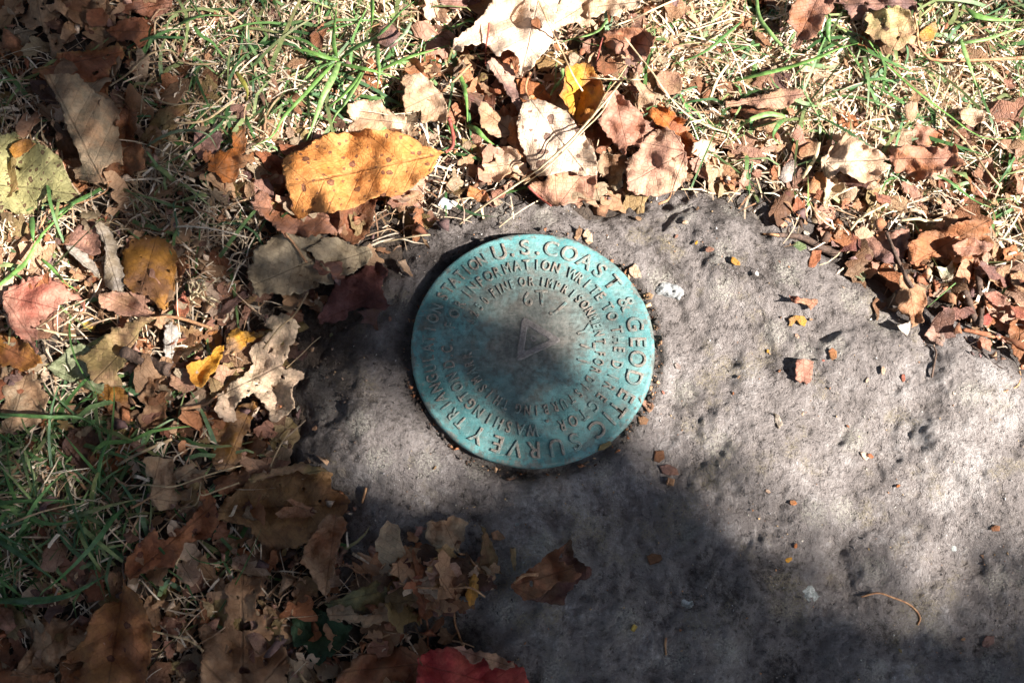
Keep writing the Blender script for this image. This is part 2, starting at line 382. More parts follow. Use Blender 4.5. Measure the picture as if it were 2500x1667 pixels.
GREEN = ['0001456777310012354434566','2001556776201233344355555','3101444543111101234545445','2101222101120000113433334','1102221000110000111212344',
 '3212221000000000000000123','3311210000000000000000001','1210100000000000000000000','0000000000000000000000000','1111000000000000000000000',
 '5654210000000000000000000','8875310000000000000000000','8874200000000000000000000','6641221100000000000000000','2210220000000000000000000','0000000000000000000000000','0000000000000000000000000']
LITTER = ['9997211222499974325355222','4897222333699986423243222','2796333346688998644222223','3797467778799998566545544','5554369998899985689988755',
 '3575448997540000014899987','6778668862000000000069999','8878887631000000000003899','7888886310000000000000037','8887885200000000000000000','5567775200000000000000000','2235776310000000000000000',
 '2236776422210000000000000','2347665546642000000000000','5787676666743000000000000','7887787665530000000000000','7887787677640000000000000']
for _i in range(10, 15): DRY[_i] = ''.join(str(int(c_)//2) for c_ in DRY[_i])
_L = np.array([[int(c_) for c_ in r_] for r_ in LITTER])
DRY = [''.join(str(int(round(int(c_)*(1-0.055*_L[j_][i_])))) for i_, c_ in enumerate(r_)) for j_, r_ in enumerate(DRY)]
thatch = gridval(DRY, gx, gy)*0.006*(SDR < 0.004)
HR = HR+thatch*0.8

# ------------------------------------------------------------------ grass (nobody could count it)
def blades(name, n, dens, lr, wr, cols, rise, roll, label, seg=6, zb=0.0, curlv=1.0, thin_tip=True, cat='grass', hmix=0.0, over=0.04):
    m = 0; PX = []; PY = []
    while m < n:
        x = rng.uniform(-250, 2750, 4000); y = rng.uniform(-250, 1900, 4000)
        keep = rng.random(4000) < gridval(dens, x, y)*(0.55+0.9*(fbm(x/90, y/90, 2, 77)+0.5).clip(0, 1))
        p = Pn(x, y); s = polydist(p[:, 0], p[:, 1], ROCK); keep &= (s < rng.normal(0.001, 0.004, 4000))
        PX.append(x[keep]); PY.append(y[keep]); m += keep.sum()
    px = np.concatenate(PX)[:n]; py = np.concatenate(PY)[:n]
    z0 = hr(px, py, G0)+zb*rng.random(n)+hmix*(hr(px, py)-hr(px, py, G0))
    root = Pn(px, py, z0)
    L = rng.uniform(*lr, n)*rng.uniform(0.6, 1.0, n); w = rng.uniform(*wr, n)
    an = rng.uniform(0, 2*math.pi, n)+0.8*fbm(px/200, py/200, 2, 5); bend = rng.normal(0, 1.1, n)*curlv*rng.random(n)**1.5*1.6
    rs = rng.uniform(*rise, n); ro = rng.normal(0, roll, n); tw = rng.normal(0, 0.8, n)
    T = np.linspace(0, 1, seg+1); V = np.zeros((n, seg+1, 2, 3)); C = np.zeros((n, seg+1, 2, 4))
    cols = np.array(cols); ci = rng.integers(0, len(cols), n); base = cols[ci]*rng.uniform(0.7, 1.25, (n, 1))
    pos = root.copy(); a = an.copy(); free = rng.random(n) < over
    tipc = np.array([0.52, 0.40, 0.20]); tipf = (rng.random(n) < 0.35)*rng.random(n)*0.7
    for k, t in enumerate(T):
        if k:
            a = a+bend/seg; st = L/seg
            pos = pos+np.stack([np.cos(a)*st, np.sin(a)*st, 0*st], -1)
        z = z0+rs*L*np.sin(math.pi*np.minimum(t*0.9+0.05, 1))+0.0004*k
        r = ro+tw*t; ww = w*0.5*((1-t**2.2)*0.92+0.08 if thin_tip else (1-0.4*t))
        sx = np.stack([-np.sin(a)*np.cos(r), np.cos(a)*np.cos(r), np.sin(r)], -1)*ww[:, None]
        cx, cy = topx(pos); jx, jy = _ix(cx, cy); lb = LB[jy, jx]
        z = np.where(free, z, np.minimum(z, np.maximum(lb-0.0010, hr(cx, cy, G0)+0.0002)))
        q = pos.copy(); q[:, 2] = z
        V[:, k, 0] = q-sx; V[:, k, 1] = q+sx
        c = base*(1-(tipf*t)[:, None])+tipc*(tipf*t)[:, None]
        C[:, k, :, :3] = c[:, None, :]; C[:, k, :, 3] = 1
    b = (np.arange(n)*(seg+1)*2)[:, None]+(np.arange(seg)*2)[None]; b = b.ravel()
    F = np.stack([b, b+2, b+3, b+1], -1)
    o = mesh_obj(name, V.reshape(-1, 3), F, M_BLADE, attrs={'col_a': C.reshape(-1, 4)})
    return tag(o, label, cat, kind='stuff')
STRAW = [(0.66,0.51,0.37),(0.57,0.41,0.28),(0.73,0.61,0.48),(0.44,0.29,0.18),(0.30,0.17,0.10),(0.68,0.56,0.43),(0.76,0.66,0.54)]
GRN = [(0.075,0.165,0.05),(0.10,0.20,0.06),(0.05,0.12,0.04),(0.14,0.23,0.09),(0.20,0.25,0.10),(0.09,0.18,0.085)]
# ------------------------------------------------------------------ leaves
CROP = dict(A=(0,0,2.8),B=(600,0,2.8),C=(1100,0,2.8),D=(1800,0,2.8),E=(0,500,2.8),F=(450,500,2.6133),G=(0,1040,2.5014),H=(500,1040,2.5014),
            I=(1100,1100,2.766),J=(1800,1100,2.766),K=(1800,500,2.613),L=(1400,400,2.613),M=(960,520,2.45),X=(0,0,1))
def cpx(c, pts):
    a = np.array(pts, float); ox, oy, s = CROP[c]; return np.stack([ox+a[..., 0]/s, oy+a[..., 1]/s], -1)
PAL = dict(tan=(.42,.255,.145), pale=(.66,.49,.35), cream=(.80,.65,.51), brown=(.20,.095,.045), redbr=(.27,.095,.045), orange=(.47,.15,.028), amber=(.54,.25,.04),
 yellow=(.58,.29,.03), ygreen=(.46,.43,.19), green=(.20,.25,.105), dgreen=(.022,.05,.022), purple=(.16,.09,.08), pink=(.42,.225,.16), red=(.40,.125,.085),
 maroon=(.105,.035,.03), grey=(.34,.265,.175), olive=(.30,.22,.09), dbrown=(.10,.05,.028), rust=(.33,.13,.055), crimson=(.42,.035,.035), sage=(.36,.38,.24), white=(.72,.68,.62), ash=(.50,.44,.38))
_seed = [100]
def chaikin(p, n=1):
    for _ in range(n):
        q = np.roll(p, -1, 0); p = np.stack([0.78*p+0.22*q, 0.22*p+0.78*q], 1).reshape(-1, 2)
    return p
def rough_outline(p, tear, step=4.0, seed=0, serr=0.0):
    out = []
    for i in range(len(p)):
        a, b = p[i], p[(i+1) % len(p)]; n = max(1, int(np.linalg.norm(b-a)/step))
        for k in range(n): out.append(a+(b-a)*k/n)
    p = np.array(out); t = np.roll(p, -1, 0)-np.roll(p, 1, 0); t /= np.linalg.norm(t, axis=1)[:, None]+1e-9
    nrm = np.stack([-t[:, 1], t[:, 0]], -1); s = np.arange(len(p))*step
    d = 1.35*tear*(2.6*fbm(p[:, 0]/26+seed, p[:, 1]/26, 3, seed)+1.4*perlin(p[:, 0]/7.0, p[:, 1]/7.0+seed, seed+3))
    area = (p[:, 0]*np.roll(p[:, 1], -1)-np.roll(p[:, 0], -1)*p[:, 1]).sum(); nrm = nrm*(-1 if area > 0 else 1)
    d = d-tear*np.maximum(0, perlin(p[:, 0]/21+seed*1.7, p[:, 1]/21-seed, seed+11)-0.28)*16      # bites out of the edge
    if serr: d = d+serr*(np.abs((s/19.0+0.25*fbm(p[:, 0]/40, p[:, 1]/40, 2, seed+9)) % 1-0.3))*3-serr
    return p+nrm*d[:, None]
def leaf(name, label, crop, pts, ca, cb, ax=None, lift=0.0015, arch=0.0, bow=0.0, fold=0.0, tilt=(0, 0), wr=1.0, spots=0.0, ssize=0.0, palm=0, stalk=None, stalk_r=0.0006,
         stalk_m=None, holes=(), tear=1.0, sm=0, serr=1.3, roll=(), pct=60, cat='leaf', group=None, parent=None, edgec=None, drape=1.0, seglen=None, wave=0.0):
    _seed[0] += 1; sd_ = _seed[0]
    p = cpx(crop, pts); p = chaikin(p, sm); _sz = float((p.max(0)-p.min(0)).max()); _q = min(1.0, _sz/110); out = rough_outline(p, tear*_q, 4.0, sd_, serr*_q)
    mn, mx = out.min(0), out.max(0); size = float((mx-mn).max())
    cen = out.mean(0)
    if ax is not None: a0, a1 = cpx(crop, ax)
    else:
        q = out-cen; w_, v_ = np.linalg.eigh(q.T@q); d = v_[:, 1]; pr = q@d; a0, a1 = cen+d*pr.min(), cen+d*pr.max()
    d = a1-a0; Lx = np.linalg.norm(d); d = d/Lx; nn = np.array([-d[1], d[0]])
    hs = []
    for hx, hy, hrad in holes:
        c = cpx(crop, (hx, hy)); r = hrad/CROP[crop][2]; k = max(8, int(r*1.3))
        th = np.linspace(0, 2*math.pi, k, endpoint=False); rr = r*(1+0.35*np.sin(th*2+hx)+0.2*np.sin(th*3+hy)+0.12*rng.normal(size=k))
        hs.append(np.stack([c[0]+rr*np.cos(th), c[1]+rr*np.sin(th)], -1))
    s = float(np.clip(size/26, 4.5, 9)) if seglen is None else seglen
    nx, ny = int((mx[0]-mn[0])/s)+1, int((mx[1]-mn[1])/s)+1
    X, Y = np.meshgrid(mn[0]+s*(np.arange(nx)+0.5), mn[1]+s*(np.arange(ny)+0.5)); X = (X+rng.uniform(-.25, .25, X.shape)*s).ravel(); Y = (Y+rng.uniform(-.25, .25, Y.shape)*s).ravel()
    ok = inpoly(X, Y, out)
    for h in hs: ok &= ~inpoly(X, Y, h)
    V2 = [tuple(v) for v in out]; E = [(i, (i+1) % len(out)) for i in range(len(out))]
    for h in hs:
        b = len(V2); V2 += [tuple(v) for v in h]; E += [(b+i, b+(i+1) % len(h)) for i in range(len(h))]
    V2 += list(zip(X[ok], Y[ok]))
    r = delaunay_2d_cdt([Vector(v) for v in V2], E, [], 0, 1e-5)
    v2 = np.array([tuple(v) for v in r[0]]); tri = np.array([f for f in r[2] if len(f) == 3])
    c = v2[tri].mean(1); ok = inpoly(c[:, 0], c[:, 1], out)
    for h in hs: ok &= ~inpoly(c[:, 0], c[:, 1], h)
    tri = tri[ok]; used = np.unique(tri); mp = -np.ones(len(v2), int); mp[used] = np.arange(len(used)); v2 = v2[used]; tri = mp[tri]
    x, y = v2[:, 0], v2[:, 1]; q = v2-a0; u = q@d/Lx; v = q@nn/Lx
    hw = max(0.05, np.percentile(np.abs(v), 96)); Sm = size*PXM
    nf = 1.0/max(60, size*0.33)
    z = arch*Sm*(1-(v/hw)**2)+bow*Sm*(1-(2*u-1)**2)+fold*Sm*np.abs(v)
    k1, k2 = (rng.uniform(-.20, .20), rng.uniform(-.14, .14)) if size > 45 else (0, 0)
    if arch or bow or fold: k1, k2 = k1*.35, k2*.35
    z = z+k1*Sm*(v/hw)**2+k2*Sm*(2*u-1)**2
    z = z+wave*Sm*np.sin(2*math.pi*3.3*u+1.2*np.sin(v*14)+0.8*np.sign(v))*np.minimum(1, 0.35+np.abs(v)/hw)
    z = z+tilt[0]*Sm*(x-cen[0])/size+tilt[1]*Sm*(cen[1]-y)/size
    z = z+wr*Sm*(0.15*fbm(x*nf+sd_, y*nf, 2, sd_)+0.046*fbm(x*nf*3.2, y*nf*3.2+sd_, 2, sd_+1))
    edge = np.clip(polydist(x, y, [tuple(o) for o in out[::2]]), 0, 50)
    cu = np.exp(-edge/(0.045*size+2)); z = z+wr*Sm*0.18*cu*(fbm(x*nf*1.2, y*nf*1.2, 2, sd_+7)+0.25)
    # pleats between the side veins
    z = z+wr*Sm*0.005*np.cos(2*math.pi*8.5*(u-0.75*np.abs(v)))*np.minimum(1, np.abs(v)*8)*(1-palm)
    hv = hr(x, y); z0 = np.percentile(hv, pct)+lift
    z = z0+z-np.percentile(z, 25)
    lim = hv+0.0007
    zc = np.maximum(z, lim) if drape else z
    ed = np.vstack([tri[:, [0, 1]], tri[:, [1, 2]], tri[:, [2, 0]]]); N = len(v2)
    for _ in range(2):
        sm_ = np.bincount(ed[:, 0], zc[ed[:, 1]], N)+np.bincount(ed[:, 1], zc[ed[:, 0]], N); cn = np.bincount(ed[:, 0], minlength=N)+np.bincount(ed[:, 1], minlength=N)
        zc = 0.5*zc+0.5*sm_/np.maximum(cn, 1)
    zc = np.maximum(zc, hr(x, y, G0)+0.0004)
    W3 = Pn(x, y, zc)
    for ang, start, rad in roll:          # bend the part beyond a line up and over a cylinder
        dr = np.array([math.cos(R(ang)), math.sin(R(ang))])
        s2 = (W3[:, 0]-W3[:, 0].mean())*dr[0]+(W3[:, 1]-W3[:, 1].mean())*dr[1]; s0 = s2.min()+(s2.max()-s2.min())*start
        e = np.maximum(0, s2-s0); th = np.minimum(e/rad, 4.2)
        W3[:, 0] += (rad*np.sin(th)-e)*dr[0]*(e > 0); W3[:, 1] += (rad*np.sin(th)-e)*dr[1]*(e > 0); W3[:, 2] += rad*(1-np.cos(th))*(e > 0)
    A = np.array(PAL[ca] if isinstance(ca, str) else ca); B = np.array(PAL[cb] if isinstance(cb, str) else cb)
    ja = rng.uniform(0.88, 1.12); CA = np.ones((N, 4))*np.array([*A*ja, spots]); CB = np.ones((N, 4))*np.array([*B*ja, ssize])
    ec = np.array(edgec if edgec else 0.50*B+0.02); f = (np.exp(-edge/4.0)*0.55*(0.5+fbm(x/20, y/20, 2, sd_+5)).clip(0, 1))[:, None]
    CA[:, :3] = CA[:, :3]*(1-f)+ec*f; CB[:, :3] = CB[:, :3]*(1-f)+ec*f
    uv = np.stack([u, v, np.full(N, float(palm))], -1)
    flip = W3[tri]; cr = np.cross(flip[:, 1]-flip[:, 0], flip[:, 2]-flip[:, 0])[:, 2].sum()
    if cr < 0: tri = tri[:, ::-1]
    o = mesh_obj(name, W3, np.ascontiguousarray(tri), M_LEAF, parent, attrs={'col_a': CA, 'col_b': CB}, uv=uv)
    md = o.modifiers.new('thickness', 'SOLIDIFY'); md.thickness = 0.00022; md.offset = -1
    if parent is None: tag(o, label, cat, group)
    elif label: o['label'] = label
    # what comes later lies on this leaf
    i, j = _ix(*np.concatenate([v2, v2[tri].mean(1)]).T); zz = np.concatenate([W3[:, 2], W3[tri][:, :, 2].mean(1)])
    np.minimum.at(LB, (j, i), zz)
    np.maximum.at(HR, (j, i), zz)
    if stalk is not None:
        sp = cpx(crop, stalk); cc = catmull(sp, 6); zs = np.maximum(hr(cc[:, 0], cc[:, 1])+stalk_r*0.8, 0)
        zs[0] = W3[np.argmin(np.hypot(x-cc[0, 0], y-cc[0, 1])), 2]
        for _ in range(3): zs[1:-1] = np.maximum(zs[1:-1], 0.5*(zs[:-2]+zs[2:]))
        tv, tf = tube(Pn(cc[:, 0], cc[:, 1], zs), np.linspace(stalk_r*0.6, stalk_r*0.95, len(cc)))
        mesh_obj('petiole', tv, tf, stalk_m or M_PET, o)
    return o

# ------------------------------------------------------------------ survey disc
def mat_disc():
    t = NT('verdigris_bronze')
    tc = t.new('ShaderNodeTexCoord'); p = tc.outputs['Object']
    n1 = t.noise(70, p, 5, 0.6); n2 = t.noise(420, p, 6, 0.7); n3 = t.noise(1800, p, 3)
    col = t.mix(t.ss(n1, 0.35, 0.65), (0.042, 0.160, 0.160), (0.125, 0.285, 0.275))
    col = t.mix(t.math('MULTIPLY', t.ss(n2, 0.56, 0.72), 0.35), col, (0.31, 0.46, 0.44))
    col = t.mix(t.math('MULTIPLY', t.ss(n2, 0.36, 0.50, 1, 0), 0.62), col, (0.048, 0.10, 0.10))
    n4 = t.noise(170, p, 6, 0.72)
    col = t.mix(t.math('MULTIPLY', t.ss(n4, 0.50, 0.64), 0.60), col, (0.12, 0.115, 0.095))
    col = t.mix(t.math('MULTIPLY', t.ss(n3, 0.30, 0.42, 1, 0), 0.30), col, (0.06, 0.10, 0.10))
    # brown bare bronze where it has been touched and scraped
    def blob(x, y, r0, r1, k):
        d = t.new('ShaderNodeVectorMath', operation='DISTANCE'); t.put(d.inputs[0], p); d.inputs[1].default_value = (x*DISC_R, y*DISC_R, 0.003)
        dd = t.math('ADD', t.math('DIVIDE', d.outputs['Value'], DISC_R), t.math('MULTIPLY', t.math('SUBTRACT', n1, 0.5), 0.75))
        dd = t.math('ADD', dd, t.math('MULTIPLY', t.math('SUBTRACT', n2, 0.5), 0.30))
        return t.math('MULTIPLY', t.ss(dd, r0, r1, 1, 0), k)
    m = blob(0.03, 0.13, 0.27, 0.72, 0.84)
    # grime lodged along the rings of lettering
    dl = t.new('ShaderNodeVectorMath', operation='LENGTH'); t.put(dl.inputs[0], p); rr_ = t.math('DIVIDE', dl.outputs['Value'], DISC_R)
    for r_, w_, k_ in ((0.705, 0.075, 0.42), (0.555, 0.075, 0.5), (0.865, 0.085, 0.25), (0.995, 0.03, 0.75)):
        g_ = t.math('ADD', t.math('ABSOLUTE', t.math('SUBTRACT', rr_, r_)), t.math('MULTIPLY', t.math('SUBTRACT', n4, 0.46), 0.55))
        m = t.math('MAXIMUM', m, t.math('MULTIPLY', t.ss(g_, 0.0, w_, 1, 0), k_))
    for b in ((-0.02, 0.36, 0.08, 0.22, 0.8), (-0.42, 0.30, 0.10, 0.28, 0.6), (0.55, 0.02, 0.05, 0.26, 0.6), (0.45, -0.36, 0.06, 0.25, 0.6), (-0.1, -0.38, 0.1, 0.42, 0.45), (-0.55, -0.05, 0.08, 0.3, 0.5), (-0.78, 0.2, 0.02, 0.16, 0.5)):
        m = t.math('MAXIMUM', m, blob(*b))
    brown = t.mix(t.ss(n2, 0.35, 0.65), (0.085, 0.072, 0.058), (0.19, 0.163, 0.135))
    col = t.mix(m, col, brown)
    # worn rubbed stripes
    mp = t.new('ShaderNodeMapping'); mp.inputs['Rotation'].default_value = (0, 0, 0.9); mp.inputs['Scale'].default_value = (120, 1500, 100); t.put(mp.inputs[0], p)
    sc = t.noise(1.0, mp.outputs[0], 3)
    col = t.mix(t.math('MULTIPLY', t.ss(sc, 0.62, 0.72), 0.28), col, (0.36, 0.33, 0.27))
    t.put(t.bsdf.inputs['Base Color'], col); t.bsdf.inputs['Roughness'].default_value = 0.58; t.bsdf.inputs['Metallic'].default_value = 0.0
    t.bsdf.inputs['Specular IOR Level'].default_value = 0.45
    h = t.math('ADD', t.math('MULTIPLY', n2, 1.0), t.math('ADD', t.math('MULTIPLY', n3, 0.35), t.math('MULTIPLY', sc, 0.5)))
    t.put(t.bsdf.inputs['Normal'], t.bump(h, 0.55, 0.0007)); return t.m
def mat_letter():
    t = NT('worn_letter_bronze'); n = t.noise(160, detail=5, rough=0.65); n2 = t.noise(900, detail=4, rough=0.7)
    col = t.mix(t.ss(n2, 0.35, 0.65), (0.115, 0.094, 0.073), (0.265, 0.228, 0.186))
    col = t.mix(t.math('MULTIPLY', t.ss(n, 0.44, 0.60), 0.62), col, (0.095, 0.215, 0.21))
    t.put(t.bsdf.inputs['Base Color'], col); t.bsdf.inputs['Roughness'].default_value = 0.55
    t.put(t.bsdf.inputs['Normal'], t.bump(n2, 0.6, 0.0006)); return t.m
M_DISC, M_LET = mat_disc(), mat_letter()
marker = bpy.data.objects.new('survey_marker', None); COL.objects.link(marker)
marker.location = (DISC_C.x, DISC_C.y, 0.0045); marker.empty_display_size = 0.02
tag(marker, 'round verdigris bronze survey disc with raised lettering set in the rock', 'survey marker')
DZ = 0.0036
def dome(r): return DZ-0.0030*(r/DISC_R)**2
def build_disc():
    prof = [(0.0005, None)]+[(f, None) for f in np.linspace(0.02, 0.955, 46)]
    rs = [f*DISC_R for f, _ in prof]; zs = [dome(r) for r in rs]
    zr = dome(DISC_R*0.97)
    for f, dz in ((0.968, 0.00005), (0.980, -0.00003), (0.990, -0.00035), (0.9975, -0.0009), (1.0, -0.0016), (0.997, -0.003), (0.985, -0.005), (0.97, -0.010)):
        rs.append(f*DISC_R); zs.append(zr+dz)
    k = 220; V = []; F = []
    th = np.linspace(0, 2*math.pi, k, endpoint=False)
    for r, z in zip(rs, zs):
        w = (r/DISC_R)
        rr = r*(1+0.0035*w*perlin(np.cos(th)*2.2+5, np.sin(th)*2.2, 4)+0.0022*w**6*perlin(np.cos(th)*12, np.sin(th)*12, 5))
        x = rr*np.cos(th); y = rr*np.sin(th)
        zz = z+0.00012*fbm(x*90, y*90, 3, 21)-0.0008*sstep(0.90, 1.0, w)*np.clip(perlin(np.cos(th)*4, np.sin(th)*4, 9)-0.25, 0, 1)
        V += list(np.stack([x, y, zz], -1))
    for i in range(len(rs)-1):
        for j in range(k): F.append((i*k+j, i*k+(j+1) % k, (i+1)*k+(j+1) % k, (i+1)*k+j))
    F.append(tuple(range(k)))
    return [tuple(v) for v in V], [f[::-1] for f in F]
dv, df = build_disc(); disc = mesh_obj('disc', dv, df, M_DISC, marker)
# glyphs: one mesh for each character and size, shared by its repeats
_gl = {}
def glyph(ch, size, ext, bev, off=0.0):
    key = (ch, size)
    if key in _gl: return _gl[key]
    cu = bpy.data.curves.new('glyph', 'FONT'); cu.body = ch; cu.size = size; cu.extrude = ext; cu.bevel_depth = bev; cu.bevel_resolution = 1; cu.resolution_u = 5; cu.offset = -0.00006
    ob = bpy.data.objects.new('glyph', cu); COL.objects.link(ob)
    me = bpy.data.meshes.new_from_object(ob.evaluated_get(bpy.context.evaluated_depsgraph_get()))
    bpy.data.objects.remove(ob); bpy.data.curves.remove(cu)
    co = np.zeros(len(me.vertices)*3, np.float32); me.vertices.foreach_get('co', co); co = co.reshape(-1, 3)
    co[:, 0] -= (co[:, 0].min()+co[:, 0].max())/2; co[:, 1] -= size*0.36
    me.vertices.foreach_set('co', co.ravel()); me.materials.clear(); me.materials.append(M_LET); me.name = 'letter'; me.update()
    me.polygons.foreach_set('use_smooth', np.ones(len(me.polygons), bool))
    _gl[key] = me; return me
def letter(ch, deg, rf, size, sink=0.0, turn=0.0, name='letter', wx=1.0):
    me = glyph(ch, size, 0.00036, 0.00020); r = rf*DISC_R
    o = bpy.data.objects.new(name, me); COL.objects.link(o); o.parent = marker
    slope = 2*0.0030*r/DISC_R**2; a = -R(deg)
    m = Matrix.Rotation(a, 4, 'Z') @ Matrix.Translation((0, r, dome(r)+0.00018-sink*0.8)) @ Matrix.Rotation(-slope, 4, 'X') @ Matrix.Rotation(R(turn), 4, 'Z') @ Matrix.Diagonal((wx, 1, 1, 1))
    o.matrix_local = m
    return o
H1, H2, H3 = 0.138*DISC_R/0.72, 0.092*DISC_R/0.72, 0.080*DISC_R/0.72
for ch, a in zip('U.S.COAST&GEODETICSURVEY', (-18.5,-11.5,-4,3.2,10.5,21,31,40.5,50.5,64.5,77,87.5,97,108,119,127.5,134.5,143,157,167.5,180,189.5,199.5,211)):
    letter(ch, a, 0.865, H1, sink=0.0, turn=random.uniform(-2, 2), wx=0.95)
def word(s, a0, a1, rf, h, sink=0.0):
    n = len(s)
    for i, ch in enumerate(s):
        if ch == ' ': continue
        letter(ch, a0+(a1-a0)*i/max(1, n-1)+random.uniform(-0.5, 0.5), rf, h, sink+random.uniform(0, 0.00008), random.uniform(-3, 3), 'letter', 0.72 if rf > 0.6 else 0.64)
word('TRIANGULATION', 223, 292, 0.862, H2*1.08, 0.00020); word('STATION', 300, 331, 0.862, H2*1.08, 0.00005)
word('FOR', 285, 301, 0.705, H2, 0.00022); word('INFORMATION', 309, 376, 0.705, H2, 0.00003); word('WRITE', 28.5, 53, 0.705, H2); word('TO', 62, 69, 0.705, H2)
word('THE', 79, 92, 0.705, H2, 0.0001); word('DIRECTOR', 103, 161, 0.705, H2, 0.0001); letter('.', 170, 0.69, H2*1.3, 0.0); word('WASHINGTON', 181, 248, 0.705, H2, 0.00014); word('D.C.', 257, 274, 0.705, H2, 0.0003)
word('$250', 292, 314, 0.555, H3, 0.00016); word('FINE', 324, 341.5, 0.555, H3, 0.00006); word('OR', 351, 358.5, 0.555, H3); word('IMPRISONMENT', 368, 446, 0.555, H3)
word('FOR', 97, 113, 0.555, H3, 0.0001); word('DISTURBING', 122, 193, 0.545, H3, 0.00020); word('THIS', 204, 229, 0.545, H3, 0.00024); word('MARK', 238, 262, 0.545, H3, 0.0003)
for ch, a, rf, s, tn in (('6', -6, 0.40, H1*0.9, 4), ('T', 10, 0.42, H1*0.95, 12), ('J', 34, 0.40, H1*0.95, -12), ('Y', 74, 0.44, H1*0.9, 5), ('7', 92, 0.45, H1*0.9, 4), ('1', 108, 0.44, H1*0.85, 2)):
    letter(ch, a, rf, s, 0.00024, tn, 'stamped_letter', 0.9)
# triangle with its centre point
tri = [((775-835)/716, (808-640)/690), ((1000-835)/716, (808-780)/690), ((740-835)/716, (808-900)/690)]
tri = np.array(tri)*DISC_R*1.0; tc_ = tri.mean(0); V = []; F = []
NS = 14
for f, dz in ((1.10, -0.0003), (1.0, 0.00050), (0.64, 0.00050), (0.52, -0.0003)):
    for e in range(3):
        for s_ in range(NS):
            t_ = s_/NS; p = tri[e]+(tri[(e+1) % 3]-tri[e])*t_; p = tc_+(p-tc_)*(1-0.10*math.exp(-(min(t_, 1-t_)/0.06)**2)); q = tc_+(p-tc_)*f; V.append((q[0], q[1], dome(np.hypot(*q))+dz))
NT3 = 3*NS
for k in range(3):
    for j in range(NT3): F.append((k*NT3+j, (k+1)*NT3+j, (k+1)*NT3+(j+1) % NT3, k*NT3+(j+1) % NT3))
M_TRI = mat_plain('dark_bronze', (0.13, 0.115, 0.105), (0.25, 0.22, 0.20), 700, 0.5)
mesh_obj('triangle_symbol', V, F, M_TRI, marker, smooth=False)
V = []; F = []; k = 14; c = np.array([3.0/716, 38/690])*DISC_R
for r, z in ((0.0012, -0.0001), (0.0010, 0.00022), (0.0006, 0.0001), (0.0003, -0.0006)):
    for i in range(k): a = 2*math.pi*i/k; V.append((c[0]+r*math.cos(a), c[1]+r*math.sin(a), dome(0)+z))
for i in range(3):
    for j in range(k): F.append((i*k+j, i*k+(j+1) % k, (i+1)*k+(j+1) % k, (i+1)*k+j))
F.append(tuple(range(3*k, 4*k)))
mesh_obj('centre_point', V, F, M_TRI, marker)
dd = np.hypot(_g[..., 0]-DISC_C.x, _g[..., 1]-DISC_C.y); HR = np.where(dd < DISC_R, np.maximum(HR, 0.0045+dome(dd)), HR)

